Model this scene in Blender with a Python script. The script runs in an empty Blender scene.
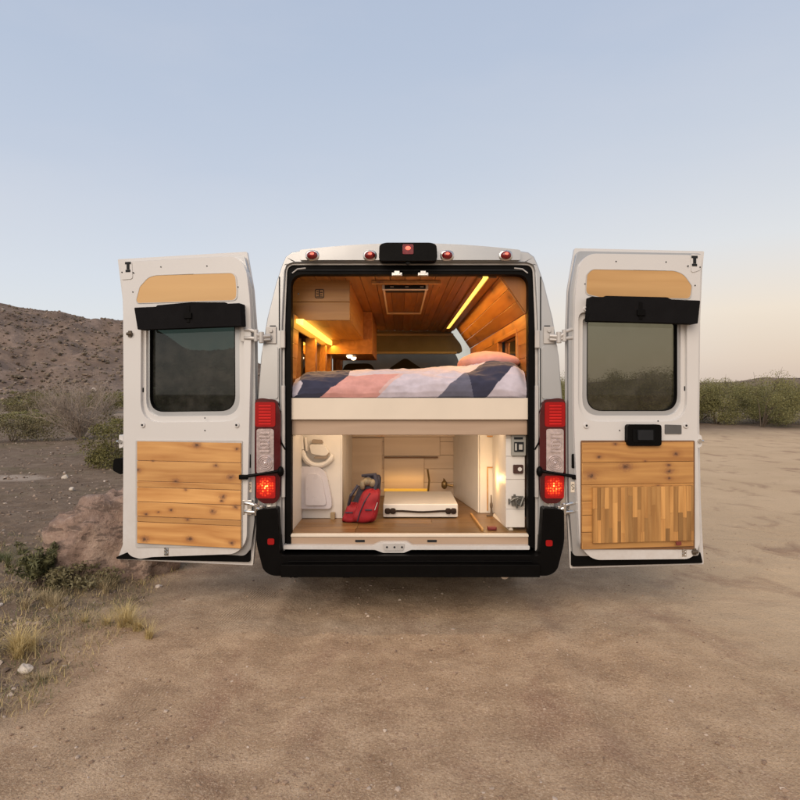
import bpy, bmesh, math, random
import numpy as np
from mathutils import Vector, Matrix
from mathutils.geometry import tessellate_polygon
R = math.radians
SC = bpy.context.scene
COL = SC.collection
random.seed(7)

# ------------------------------------------------------------ camera
cam_d = bpy.data.cameras.new('camera')
cam_d.sensor_width = 36; cam_d.lens = 27.36; cam_d.shift_y = -0.00875
cam_d.clip_end = 3000; cam_d.clip_start = 0.05
cam = bpy.data.objects.new('camera', cam_d); COL.objects.link(cam)
cam.location = (0, 0, 1.5); cam.rotation_euler = (R(90), 0, 0)
SC.camera = cam

# ------------------------------------------------------------ sky, sun, exposure
SUN_EL, SUN_AZ = 7.0, 200.0          # azimuth: 0 = +Y (ahead), clockwise; 200 = behind the camera
world = bpy.data.worlds.new('World'); SC.world = world; world.use_nodes = True
wn, wl = world.node_tree.nodes, world.node_tree.links
wn.clear()
sky = wn.new('ShaderNodeTexSky'); sky.sky_type = 'NISHITA'; sky.sun_disc = False
sky.sun_elevation = R(SUN_EL); sky.sun_rotation = R(SUN_AZ)
sky.air_density = 1.0; sky.dust_density = 2.0; sky.ozone_density = 1.5
# dusk colours of the open sky: pale above the horizon, a rose belt to the right, blue overhead, thin cloud veils
tc = wn.new('ShaderNodeTexCoord'); sp = wn.new('ShaderNodeSeparateXYZ'); wl.new(tc.outputs['Generated'], sp.inputs[0])
rampL = wn.new('ShaderNodeValToRGB'); rampR = wn.new('ShaderNodeValToRGB')
def setramp(r, stops):
    e = r.color_ramp.elements
    while len(e) > 1: e.remove(e[-1])
    e[0].position = stops[0][0]; e[0].color = (*stops[0][1], 1)
    for p, c in stops[1:]:
        q = e.new(p); q.color = (*c, 1)
def srgb(*c): return tuple(((v/255)/12.92 if v/255 <= .04045 else ((v/255+.055)/1.055)**2.4) for v in c)
setramp(rampL, [(0.0, srgb(222,220,216)), (0.06, srgb(229,231,232)), (0.17, srgb(217,223,232)), (0.33, srgb(196,206,223)), (0.48, srgb(183,196,217)), (1.0, srgb(150,167,198))])
setramp(rampR, [(0.0, srgb(208,188,174)), (0.05, srgb(227,207,189)), (0.12, srgb(240,225,208)), (0.22, srgb(225,226,228)), (0.33, srgb(206,213,224)), (0.48, srgb(188,199,218)), (1.0, srgb(150,167,198))])
for r in (rampL, rampR): wl.new(sp.outputs['Z'], r.inputs['Fac'])
mr = wn.new('ShaderNodeMapRange'); mr.inputs['From Min'].default_value = -0.35; mr.inputs['From Max'].default_value = 0.5
wl.new(sp.outputs['X'], mr.inputs['Value'])
mixg = wn.new('ShaderNodeMix'); mixg.data_type = 'RGBA'
wl.new(mr.outputs[0], mixg.inputs[0]); wl.new(rampL.outputs[0], mixg.inputs[6]); wl.new(rampR.outputs[0], mixg.inputs[7])
# faint high cloud veil
mp = wn.new('ShaderNodeMapping'); mp.inputs['Scale'].default_value = (1.2, 1.2, 4.0); wl.new(tc.outputs['Generated'], mp.inputs[0])
nz = wn.new('ShaderNodeTexNoise'); nz.inputs['Scale'].default_value = 2.2; nz.inputs['Detail'].default_value = 5; nz.inputs['Roughness'].default_value = .55
wl.new(mp.outputs[0], nz.inputs['Vector'])
vr = wn.new('ShaderNodeMapRange'); vr.inputs['From Min'].default_value = .4; vr.inputs['From Max'].default_value = .75; vr.inputs['To Max'].default_value = .16
wl.new(nz.outputs[0], vr.inputs['Value'])
mixc = wn.new('ShaderNodeMix'); mixc.data_type = 'RGBA'; mixc.inputs[7].default_value = (*srgb(226,222,226), 1)
wl.new(vr.outputs[0], mixc.inputs[0]); wl.new(mixg.outputs[2], mixc.inputs[6])
bg1 = wn.new('ShaderNodeBackground'); bg1.inputs['Strength'].default_value = 0.10; wl.new(sky.outputs[0], bg1.inputs[0])
bg2 = wn.new('ShaderNodeBackground'); bg2.inputs['Strength'].default_value = 1.0; wl.new(mixc.outputs[2], bg2.inputs[0])
ms = wn.new('ShaderNodeMixShader'); ms.inputs[0].default_value = .88
wl.new(bg1.outputs[0], ms.inputs[1]); wl.new(bg2.outputs[0], ms.inputs[2])
wo = wn.new('ShaderNodeOutputWorld'); wl.new(ms.outputs[0], wo.inputs[0])

sun_d = bpy.data.lights.new('sun', 'SUN'); sun_d.energy = 2.5; sun_d.angle = R(50); sun_d.color = (1.0, .83, .66)
sun = bpy.data.objects.new('sun', sun_d); COL.objects.link(sun)
_el, _az = R(34), R(SUN_AZ)
_dir = Vector((math.sin(_az)*math.cos(_el), math.cos(_az)*math.cos(_el), math.sin(_el)))
sun.rotation_euler = _dir.to_track_quat('Z', 'Y').to_euler()
SC.view_settings.view_transform = 'Standard'; SC.view_settings.look = 'None'
SC.view_settings.gamma = 1; SC.view_settings.use_curve_mapping = False
SC.view_settings.exposure = 0.12
SC.render.engine = 'CYCLES'
SC.render.resolution_x = SC.render.resolution_y = 1024

# ------------------------------------------------------------ material helpers
class NT:
    def __init__(s, name):
        s.m = bpy.data.materials.new(name); s.m.use_nodes = True
        s.n = s.m.node_tree.nodes; s.l = s.m.node_tree.links
        s.b = s.n['Principled BSDF']; s.out = s.n['Material Output']
    def new(s, t, **kw):
        n = s.n.new(t)
        for k, v in kw.items(): setattr(n, k, v)
        return n
    def link(s, a, b): s.l.new(a, b)
    def obj(s):
        return s.new('ShaderNodeTexCoord').outputs['Object']
    def math(s, op, a, b=None, c=None, clamp=False):
        n = s.new('ShaderNodeMath', operation=op); n.use_clamp = clamp
        for i, v in enumerate((a, b, c)):
            if v is None: continue
            if isinstance(v, (int, float)): n.inputs[i].default_value = v
            else: s.link(v, n.inputs[i])
        return n.outputs[0]
    def vmath(s, op, a, b=None):
        n = s.new('ShaderNodeVectorMath', operation=op)
        for i, v in enumerate((a, b)):
            if v is None: continue
            if isinstance(v, tuple): n.inputs[i].default_value = v
            else: s.link(v, n.inputs[i])
        return n.outputs[1] if op in ('LENGTH', 'DISTANCE', 'DOT_PRODUCT') else n.outputs[0]
    def noise(s, vec, scale, detail=4, rough=.55, dist=0.0, col=False):
        n = s.new('ShaderNodeTexNoise'); n.inputs['Scale'].default_value = scale
        n.inputs['Detail'].default_value = detail; n.inputs['Roughness'].default_value = rough; n.inputs['Distortion'].default_value = dist
        if vec is not None: s.link(vec, n.inputs['Vector'])
        return n.outputs[1 if col else 0]
    def ramp(s, fac, stops, interp='LINEAR'):
        r = s.new('ShaderNodeValToRGB'); r.color_ramp.interpolation = interp
        setramp(r, [(p, c if isinstance(c, tuple) else (c, c, c)) for p, c in stops])
        s.link(fac, r.inputs[0]); return r.outputs[0]
    def mr(s, v, a, b, c=0.0, d=1.0):
        n = s.new('ShaderNodeMapRange'); s.link(v, n.inputs[0])
        for i, q in enumerate((a, b, c, d)): n.inputs[i+1].default_value = q
        return n.outputs[0]
    def mix(s, f, a, b, mode='MIX'):
        n = s.new('ShaderNodeMix', data_type='RGBA', blend_type=mode)
        for i, v in ((0, f), (6, a), (7, b)):
            if isinstance(v, (int, float)): n.inputs[i].default_value = v
            elif isinstance(v, tuple): n.inputs[i].default_value = (*v[:3], 1)
            else: s.link(v, n.inputs[i])
        return n.outputs[2]
    def bump(s, h, strength=.3, dist=.01, normal=None):
        n = s.new('ShaderNodeBump'); n.inputs['Strength'].default_value = strength; n.inputs['Distance'].default_value = dist
        s.link(h, n.inputs['Height'])
        if normal is not None: s.link(normal, n.inputs['Normal'])
        s.link(n.outputs[0], s.b.inputs['Normal']); return n.outputs[0]
    def set(s, **kw):
        for k, v in kw.items():
            i = s.b.inputs[k.replace('_', ' ')]
            if isinstance(v, (int, float)): i.default_value = v
            elif isinstance(v, tuple): i.default_value = (*v, 1) if len(v) == 3 else v
            else: s.link(v, i)
        return s

def simple(name, col, rough=.5, metal=0.0, var=.12, vscale=8, bump=0.0, bscale=60, coat=0.0):
    t = NT(name); o = t.obj()
    f = t.noise(o, vscale, 5)
    c = t.mix(t.mr(f, .3, .7), tuple(v*(1-var) for v in col), tuple(min(1, v*(1+var)) for v in col))
    t.set(Base_Color=c, Metallic=metal, Coat_Weight=coat)
    if max(col) < .03 and not coat: t.set(Specular_IOR_Level=.07)
    t.set(Roughness=t.mr(t.noise(o, vscale*1.7, 4), .3, .7, max(0, rough-.07), min(1, rough+.09)))
    if bump: t.bump(t.noise(o, bscale, 4), bump, .004)
    return t.m
def emit(name, col, strength, base=(.5, .5, .5)):
    t = NT(name); f = t.noise(t.obj(), 20, 2)
    t.set(Base_Color=base, Specular_IOR_Level=.2, Emission_Color=col, Emission_Strength=t.mr(f, .2, .8, strength*.85, strength*1.15)); return t.m
def wood(name, light, dark, axis=0, rough=.45, knots=None, rand_knots=0.0, knotcol=(.09, .04, .018), fine=1.0, coat=.0, islandvar=.25):
    t = NT(name); o = t.obj()
    geo = t.new('ShaderNodeNewGeometry'); ri = geo.outputs['Random Per Island']
    comb = t.new('ShaderNodeCombineXYZ')
    for i in range(3): t.link(t.math('MULTIPLY', ri, (31.7, 17.3, 23.9)[i]), comb.inputs[i])
    p = t.vmath('ADD', o, comb.outputs[0])
    sc = [16*fine]*3; sc[axis] = 1.1*fine
    warp = t.noise(p, 1.6, 2, col=True)
    warp = t.vmath('MULTIPLY', t.vmath('SUBTRACT', warp, (.5, .5, .5)), (.05, .05, .05))
    p2 = t.vmath('ADD', p, warp)
    mind = None
    if knots:
        for kx, kz, a in knots:
            d = t.vmath('MULTIPLY', t.vmath('SUBTRACT', o, (kx, 0, kz)), (1/(a*1.5), 0.0, 1/a))
            d = t.vmath('LENGTH', d)
            mind = d if mind is None else t.math('MINIMUM', mind, d)
    elif rand_knots:
        ks = [5.0]*3; ks[axis] = 2.6
        v = t.new('ShaderNodeTexVoronoi'); v.inputs['Scale'].default_value = 1.0
        t.link(t.vmath('MULTIPLY', p, tuple(ks)), v.inputs['Vector'])
        mind = t.math('DIVIDE', v.outputs['Distance'], rand_knots)
    g = t.vmath('MULTIPLY', p2, tuple(sc))
    n1 = t.noise(g, 1.0, 6, .6, .4)
    wv = t.math('FRACT', t.math('MULTIPLY', t.noise(t.vmath('MULTIPLY', p2, tuple(v*.45 for v in sc)), 1.0, 2, .4), 7.0))
    wv = t.math('ABSOLUTE', t.math('SUBTRACT', wv, .5))
    f = t.math('ADD', t.math('MULTIPLY', n1, .7), t.math('MULTIPLY', wv, .5))
    if mind is not None:
        halo = t.mr(mind, 1.0, 3.6, 1, 0)
        ring = t.math('SINE', t.math('MULTIPLY', mind, 9.0))
        f = t.math('SUBTRACT', f, t.math('MULTIPLY', halo, t.math('MULTIPLY_ADD', ring, .025, .16)))
    c = t.mix(t.mr(f, .25, .75), dark, light)
    iv = t.mr(ri, 0, 1, 1-islandvar, 1+islandvar*.4)
    hsv = t.new('ShaderNodeHueSaturation'); t.link(c, hsv.inputs['Color']); t.link(iv, hsv.inputs['Value'])
    c = hsv.outputs[0]
    if mind is not None:
        md = t.math('ADD', mind, t.math('MULTIPLY', t.math('SUBTRACT', t.noise(p, 55, 4, .65), .5), 2.6))
        c = t.mix(t.mr(md, .7, 1.9, .75, 0), c, tuple(v*2.6 for v in knotcol)); c = t.mix(t.mr(md, .25, .8, .9, 0), c, knotcol)
    t.set(Base_Color=c, Roughness=t.mr(n1, .3, .7, rough-.06, rough+.1), Coat_Weight=coat, Coat_Roughness=.25)
    t.bump(f, .25, .0015)
    return t.m
def glass(name, tint, rough=.02, refl=1.0):
    t = NT(name); t.n.remove(t.b)
    tr = t.new('ShaderNodeBsdfTransparent'); tr.inputs[0].default_value = (*tint, 1)
    gl = t.new('ShaderNodeBsdfGlossy'); gl.inputs['Roughness'].default_value = rough; gl.inputs[0].default_value = (1, 1, 1, 1)
    lw = t.new('ShaderNodeLayerWeight'); lw.inputs[0].default_value = .5; fr_o = t.math('MULTIPLY_ADD', t.math('POWER', lw.outputs['Facing'], 5.0), .95, .045)
    # faint dust and smears on the pane
    dust = t.noise(t.obj(), 9, 6, .65)
    df = t.new('ShaderNodeBsdfDiffuse'); df.inputs[0].default_value = (.35, .32, .28, 1)
    m1 = t.new('ShaderNodeMixShader'); t.link(t.math('MULTIPLY', fr_o, refl), m1.inputs[0]); t.link(tr.outputs[0], m1.inputs[1]); t.link(gl.outputs[0], m1.inputs[2])
    m2 = t.new('ShaderNodeMixShader'); t.link(t.mr(dust, .4, .8, .01, .10), m2.inputs[0]); t.link(m1.outputs[0], m2.inputs[1]); t.link(df.outputs[0], m2.inputs[2])
    t.link(m2.outputs[0], t.out.inputs[0]); return t.m

# ------------------------------------------------------------ mesh helpers
class B:
    """collects geometry, with material slots, for ONE mesh object"""
    def __init__(s): s.v = []; s.f = []; s.mi = []
    def add(s, vs, fs, mi=0):
        o = len(s.v); s.v += [tuple(v) for v in vs]; s.f += [tuple(i+o for i in f) for f in fs]; s.mi += [mi]*len(fs); return s
    def box(s, x0, x1, y0, y1, z0, z1, mi=0):
        vs = [(x, y, z) for z in (z0, z1) for y in (y0, y1) for x in (x0, x1)]
        return s.add(vs, [(0, 2, 3, 1), (4, 5, 7, 6), (0, 1, 5, 4), (2, 6, 7, 3), (0, 4, 6, 2), (1, 3, 7, 5)], mi)
    def hexa(s, bottom, top, mi=0):
        return s.add(list(bottom)+list(top), [(0, 3, 2, 1), (4, 5, 6, 7), (0, 1, 5, 4), (1, 2, 6, 5), (2, 3, 7, 6), (3, 0, 4, 7)], mi)
    def slab(s, out, y0, y1, holes=(), mi=0):
        """polygon in x-z, extruded from y0 to y1 (y0 < y1)"""
        loops = [list(out)] + [list(h) for h in holes]
        tri = tessellate_polygon([[Vector((x, z, 0)) for x, z in lp] for lp in loops])
        flat = [p for lp in loops for p in lp]; n = len(flat)
        fs = []
        for t in tri:
            a, b, c = [flat[i] for i in t]
            ar = (b[0]-a[0])*(c[1]-a[1]) - (c[0]-a[0])*(b[1]-a[1])
            if abs(ar) < 1e-12: continue
            t = tuple(t) if ar > 0 else tuple(reversed(t))      # ccw in xz seen from -y
            fs.append(t); fs.append(tuple(i+n for i in reversed(t)))
        o = 0
        for k, lp in enumerate(loops):
            A = sum(lp[i][0]*lp[(i+1) % len(lp)][1]-lp[(i+1) % len(lp)][0]*lp[i][1] for i in range(len(lp)))
            for i in range(len(lp)):
                j = (i+1) % len(lp)
                q = (o+i, o+n+i, o+n+j, o+j)
                ccw = A > 0
                if k > 0: ccw = not ccw
                fs.append(q if not ccw else tuple(reversed(q)))
            o += len(lp)
        return s.add([(x, y0, z) for x, z in flat]+[(x, y1, z) for x, z in flat], fs, mi)
    def tube(s, pts, r, seg=8, mi=0, cap=True):
        pts = [Vector(p) for p in pts]; n = len(pts)
        rs = r if isinstance(r, (list, tuple)) else [r]*n
        vs = []; up = None
        for i, p in enumerate(pts):
            d = (pts[min(i+1, n-1)]-pts[max(i-1, 0)]).normalized()
            if up is None: up = d.orthogonal().normalized()
            a = (up - d*up.dot(d)).normalized(); b = d.cross(a); up = a
            for k in range(seg):
                t = 2*math.pi*k/seg; vs.append(p+(a*math.cos(t)+b*math.sin(t))*rs[i])
        fs = [(i*seg+k, i*seg+(k+1) % seg, (i+1)*seg+(k+1) % seg, (i+1)*seg+k) for i in range(n-1) for k in range(seg)]
        if cap: fs += [tuple(reversed(range(seg))), tuple((n-1)*seg+k for k in range(seg))]
        return s.add(vs, fs, mi)
    def ell(s, c, r, nu=20, nv=12, mi=0, p=1.0):
        vs = []; f = lambda v: math.copysign(abs(v)**p, v)
        for j in range(nv+1):
            th = math.pi*j/nv
            for i in range(nu):
                ph = 2*math.pi*i/nu
                vs.append((c[0]+r[0]*f(math.sin(th))*f(math.cos(ph)), c[1]+r[1]*f(math.sin(th))*f(math.sin(ph)), c[2]+r[2]*f(math.cos(th))))
        fs = [(j*nu+i, (j+1)*nu+i, (j+1)*nu+(i+1) % nu, j*nu+(i+1) % nu) for j in range(nv) for i in range(nu)]
        return s.add(vs, fs, mi)
    def torus(s, c, R0, r, axis='y', nu=24, nv=8, mi=0):
        pts = []
        for i in range(nu+1):
            t = 2*math.pi*i/nu
            a, b = R0*math.cos(t), R0*math.sin(t)
            pts.append({'y': (c[0]+a, c[1], c[2]+b), 'x': (c[0], c[1]+a, c[2]+b), 'z': (c[0]+a, c[1]+b, c[2])}[axis])
        return s.tube(pts, r, nv, mi, cap=False)
    def build(s, name, mats, parent=None, bevel=0.0, seg=2, smooth=True, ang=35, loc=None, rot=None, sub=0):
        me = bpy.data.meshes.new(name); me.from_pydata(s.v, [], s.f)
        if not isinstance(mats, (list, tuple)): mats = [mats]
        for m in mats: me.materials.append(m)
        me.polygons.foreach_set('material_index', s.mi)
        bm = bmesh.new(); bm.from_mesh(me)
        bmesh.ops.remove_doubles(bm, verts=bm.verts, dist=1e-6)
        bmesh.ops.dissolve_degenerate(bm, edges=bm.edges, dist=1e-7)
        bmesh.ops.recalc_face_normals(bm, faces=bm.faces)
        bm.to_mesh(me); bm.free()
        if smooth:
            me.polygons.foreach_set('use_smooth', [True]*len(me.polygons)); me.set_sharp_from_angle(angle=R(ang))
        me.update()
        o = bpy.data.objects.new(name, me); COL.objects.link(o)
        if parent: o.parent = parent
        if loc: o.location = loc
        if rot: o.rotation_euler = rot
        if bevel:
            b = o.modifiers.new('bevel', 'BEVEL'); b.width = bevel; b.segments = seg; b.limit_method = 'ANGLE'; b.angle_limit = R(32)
            b.harden_normals = smooth; b.use_clamp_overlap = True
        if sub:
            b = o.modifiers.new('sub', 'SUBSURF'); b.levels = b.render_levels = sub
        return o

def arr(vs, fs, name, mats, mi=None, smooth=False):
    """numpy verts / equal-size faces -> object"""
    me = bpy.data.meshes.new(name); fs = np.asarray(fs, dtype=np.int32); k = fs.shape[1]
    me.vertices.add(len(vs)); me.vertices.foreach_set('co', np.asarray(vs, dtype=np.float32).ravel())
    me.loops.add(fs.size); me.loops.foreach_set('vertex_index', fs.ravel())
    me.polygons.add(len(fs)); me.polygons.foreach_set('loop_start', np.arange(0, fs.size, k, dtype=np.int32))
    if mi is not None: me.polygons.foreach_set('material_index', np.asarray(mi, dtype=np.int32))
    me.polygons.foreach_set('use_smooth', np.full(len(fs), smooth))
    for m in (mats if isinstance(mats, (list, tuple)) else [mats]): me.materials.append(m)
    me.update(calc_edges=True)
    o = bpy.data.objects.new(name, me); COL.objects.link(o); return o

def rpoly(pts, rad, n=6):
    """rounds the corners of a polygon; rad a number or list"""
    N = len(pts); out = []
    for i in range(N):
        r = rad[i] if isinstance(rad, (list, tuple)) else rad
        p, a, b = Vector(pts[i]), Vector(pts[i-1]), Vector(pts[(i+1) % N])
        da, db = (a-p), (b-p); la, lb = da.length, db.length
        if r <= 1e-5: out.append(tuple(p)); continue
        d = min(r, la*.49, lb*.49); A = p+da/la*d; Bq = p+db/lb*d
        for k in range(n+1):
            t = k/n; out.append(tuple(A*(1-t)**2+p*2*t*(1-t)+Bq*t*t))
    return out
def tag(o, label=None, cat=None, group=None, kind=None):
    for k, v in (('label', label), ('category', cat), ('group', group), ('kind', kind)):
        if v: o[k] = v
    return o
def empty(name, loc, rz=0, **kw):
    o = bpy.data.objects.new(name, None); COL.objects.link(o); o.location = loc; o.rotation_euler = (0, 0, rz)
    o.empty_display_size = .2; tag(o, **kw); return o

# numpy fractal value noise
def vnoise(x, y, seed=0):
    xi, yi = np.floor(x).astype(np.int64), np.floor(y).astype(np.int64); fx, fy = x-xi, y-yi
    fx = fx*fx*fx*(fx*(fx*6-15)+10); fy = fy*fy*fy*(fy*(fy*6-15)+10)
    def h(i, j):
        n = (i*374761393 + j*668265263 + seed*1442695) & 0x7fffffff
        n = ((n ^ (n >> 13))*1274126177) & 0x7fffffff
        return ((n ^ (n >> 16)) & 0xffff)/65535.0
    return (h(xi, yi)*(1-fx)+h(xi+1, yi)*fx)*(1-fy)+(h(xi, yi+1)*(1-fx)+h(xi+1, yi+1)*fx)*fy
def fbm(x, y, o=4, seed=0, gain=.5):
    s = 0; a = 1; t = 0
    for k in range(o):
        s = s+a*(vnoise(x*2**k+13.7*k, y*2**k-7.3*k, seed+k)-.5); t += a; a *= gain
    return s/t*2
def sst(a, b, x):
    t = np.clip((x-a)/(b-a), 0, 1); return t*t*(3-2*t)

# ------------------------------------------------------------ materials
M = {}
def paint(name, c1, c2):
    t = NT(name); o = t.obj()
    d = t.noise(o, 3.0, 7, .65); d2 = t.noise(o, 40, 4)
    z = t.new('ShaderNodeSeparateXYZ'); t.link(o, z.inputs[0])
    low = t.mr(z.outputs['Z'], .3, 1.1, .55, .06)
    f = t.math('MULTIPLY', t.mr(t.math('ADD', d, t.math('MULTIPLY', d2, .35)), .5, .95), low, clamp=True)
    t.set(Base_Color=t.mix(f, c1, c2), Roughness=t.mr(d, .3, .7, .30, .42), Coat_Weight=.6, Coat_Roughness=.07)
    t.bump(t.noise(o, 260, 2), .03, .001); return t.m
M['paint'] = paint('white_paint', (.59, .575, .56), (.38, .31, .25))
M['silver'] = paint('silver_paint', (.42, .425, .43), (.33, .28, .23))
M['silver'].node_tree.nodes['Principled BSDF'].inputs['Metallic'].default_value = .55
M['black'] = simple('black_plastic', (.0026, .0023, .0022), .42, bump=.15, bscale=300)
M['rubber'] = simple('black_rubber', (.0030, .0026, .0024), .55)
M['dark'] = simple('dark_trim', (.02, .021, .023), .4)
M['cloth_black'] = simple('black_fabric', (.008, .0075, .008), .85, bump=.4, bscale=180)
M['chrome'] = simple('zinc_metal', (.62, .60, .57), .28, metal=1.0, bump=.1)
M['steel'] = simple('painted_steel', (.46, .44, .42), .4, metal=.2)
M['glassL'] = glass('tinted_glass', (.19, .235, .215), refl=.8)
M['glassR'] = glass('tinted_glass_light', (.44, .435, .37), refl=.8)
M['glassD'] = glass('dark_glass', (.02, .02, .02), refl=1.5)
M['glassC'] = glass('clear_glass', (.8, .84, .82))
M['cedar'] = wood('cedar_panel', (.66, .40, .17), (.47, .24, .085), 0, .5)
M['ply'] = wood('birch_plywood', (.58, .40, .205), (.50, .325, .15), 0, .5, fine=.5, islandvar=.05)
M['ceil'] = wood('stained_ceiling_planks', (.42, .19, .055), (.26, .10, .025), 1, .38, rand_knots=.12, coat=.2)
M['wallw'] = wood('stained_wall_planks', (.50, .24, .07), (.34, .14, .035), 1, .4, rand_knots=.14, coat=.2)
M['trimw'] = wood('warm_lit_trim', (.40, .145, .02), (.24, .08, .01), 2, .5)  # stained wood with the orange interior light put into its colour
M['cab_shaded'] = wood('shaded_front_cedar', (.44, .215, .055), (.31, .135, .028), 0, .42, rand_knots=.13, fine=1.2)  # darker copy of the cabinet cedar; front face shading put into the colour
M['cab'] = wood('cedar_cabinet', (.54, .285, .085), (.40, .185, .045), 0, .42, rand_knots=.13, coat=.15)
M['cabside'] = wood('cedar_cabinet_side', (.56, .28, .08), (.38, .165, .04), 1, .42, rand_knots=.1, coat=.15)
M['pale'] = wood('pale_pine', (.68, .54, .41), (.58, .44, .32), 0, .5, rand_knots=.08, fine=.6, knotcol=(.25, .13, .07), islandvar=.1)
M['railw'] = wood('rail_pine', (.46, .33, .235), (.36, .25, .17), 0, .5, fine=.6)
M['floorw'] = wood('laminate_floor', (.27, .145, .050), (.15, .072, .022), 0, .36, coat=.12, islandvar=.3)
M['board'] = simple('cream_board', (.66, .575, .47), .5, var=.04, vscale=3)
M['white'] = simple('white_panel', (.64, .60, .55), .45, var=.04)
M['redlens'] = simple('red_lens', (.15, .003, .004), .15, coat=.25)
M['dredlens'] = simple('dark_red_lens', (.055, .002, .004), .16, coat=.15)
M['clear'] = simple('reflector_chrome', (.56, .47, .46), .18, metal=.5, var=.22, vscale=35, bump=.12, bscale=45, coat=.4)
M['e_red'] = emit('lit_red', (1.0, .02, .01), .55, (.4, .01, .01))
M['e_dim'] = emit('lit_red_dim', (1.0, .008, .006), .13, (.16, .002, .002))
t = NT('lit_running_lens'); o_ = t.obj(); q_ = t.new('ShaderNodeSeparateXYZ'); t.link(o_, q_.inputs[0])
cx_ = t.math('SUBTRACT', t.math('ABSOLUTE', q_.outputs['X']), .958); cz_ = t.math('SUBTRACT', q_.outputs['Z'], .876)
rad_ = t.math('SQRT', t.math('ADD', t.math('POWER', cx_, 2.0), t.math('POWER', cz_, 2.0)))
vo_ = t.new('ShaderNodeTexVoronoi'); vo_.inputs['Scale'].default_value = 58; vo_.inputs['Randomness'].default_value = .45; t.link(t.vmath('MULTIPLY', o_, (1, 0, 1)), vo_.inputs['Vector'])
glow = t.mr(rad_, .012, .068, 1, 0); cell = t.mr(vo_.outputs['Distance'], .15, .55, 1, 0)
f_ = t.math('MULTIPLY', t.math('POWER', glow, .8), t.math('MULTIPLY_ADD', cell, .8, .2))
t.set(Base_Color=(.16, .004, .003), Specular_IOR_Level=.2, Emission_Color=t.ramp(f_, [(0, (.55, .004, .003)), (.35, (1, .05, .01)), (.75, (1, .28, .04)), (1, (1, .6, .2))]), Emission_Strength=t.mr(f_, 0, 1, .35, 2.6))
M['e_run'] = t.m
M['e_rib'] = emit('lit_red_rib', (1.0, .03, .02), .5, (.25, .01, .01))
M['e_orange'] = emit('lit_orange', (1.0, .20, .03), 3.0, (.6, .1, .02))
M['e_mark'] = emit('lit_marker', (1.0, .16, .10), 1.6, (.6, .05, .03))
M['e_led'] = emit('led_strip_light', (1.0, .66, .10), 1.9, (.9, .7, .3))
M['e_warm'] = emit('warm_bulb', (1.0, .66, .28), 7.0, (.9, .7, .3))
M['e_spot'] = emit('spot_light', (1.0, .72, .42), 6.0, (.9, .7, .3))
M['greyp'] = simple('grey_cab_plastic', (.17, .175, .17), .55, var=.1)
M['greyl'] = simple('light_grey_plastic', (.40, .38, .34), .5, var=.1)
M['seat'] = simple('dark_seat_fabric', (.02, .019, .02), .9)
M['bagred'] = simple('red_fabric', (.25, .004, .010), .75, var=.25, bump=.4, bscale=120)
M['bagdark'] = simple('dark_navy_fabric', (.022, .020, .035), .7, bump=.3)
M['items'] = simple('tan_items', (.20, .155, .095), .6, var=.4, vscale=30)

# ------------------------------------------------------------ ground
def bound(y): return -2.05 + .28*fbm(y*.45, y*0+3.1, 3, 5) + .10*fbm(y*2.2, y*0+9.1, 3, 8) - .012*np.maximum(y-6, 0)
def maskf(x, y):            # 1 = packed dirt, 0 = gravelly desert floor
    b = bound(y)
    m = sst(-.35, .35, x-b+.35*fbm(x*1.3, y*1.3, 4, 21))
    far = sst(19, 27, y+2.5*fbm(x*.15, y*.15, 3, 4)+np.maximum(0, 6-x)*0.1)
    return m*(1-far)
def hgt(x, y):
    m = maskf(x, y)
    near = 1-sst(20, 60, np.hypot(x, y))
    h = (1-m)*(.055*fbm(x*.6, y*.6, 4, 1)+.028*fbm(x*3.3, y*3.3, 4, 2)+.012*fbm(x*11, y*11, 2, 12))
    h += m*(.022*fbm(x*.7, y*.5, 4, 3)+.007*fbm(x*4, y*4, 3, 6)+.0035*fbm(x*14, y*14, 3, 9))
    e = x-bound(y)                      # low berm at the edge of the dirt
    h += .055*np.exp(-((e+.30)/.34)**2)*(1+.7*fbm(x*1.5, y*1.5, 3, 31))*near
    for xc in (-.75, .98):              # shallow wheel ruts behind the van
        d = x-xc-.12*np.sin(y*.35)
        h -= .017*np.exp(-(d/.13)**2)*near*m
        h += .010*np.exp(-((np.abs(d)-.2)/.06)**2)*near*m
    far = sst(30, 70, y)
    h += (1-near)*.25*fbm(x*.05, y*.05, 3, 17)
    return h*(.35+.65*near)
def axis_pts(a0, a1, step, lo, hi, grow=1.10):
    c = list(np.arange(a0, a1, step)); s = step; v = a1
    while v < hi: c.append(v); s *= grow; v += s
    c.append(hi); s = step; v = a0-step
    pre = []
    while v > lo: pre.append(v); s *= grow; v -= s
    pre.append(lo); return np.array(pre[::-1]+c)
gx = axis_pts(-5.0, 4.2, .022, -900, 900, 1.09); gy = axis_pts(1.9, 7.2, .022, -400, 1500, 1.07)
GX, GY = np.meshgrid(gx, gy); GZ = hgt(GX, GY); GM = maskf(GX, GY)
nx, ny = len(gx), len(gy)
idx = np.arange(nx*ny).reshape(ny, nx)
Q = np.stack([idx[:-1, :-1], idx[:-1, 1:], idx[1:, 1:], idx[1:, :-1]], -1).reshape(-1, 4)
P = np.stack([GX, GY, GZ], -1).reshape(-1, 3); mk = GM.reshape(-1)

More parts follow.
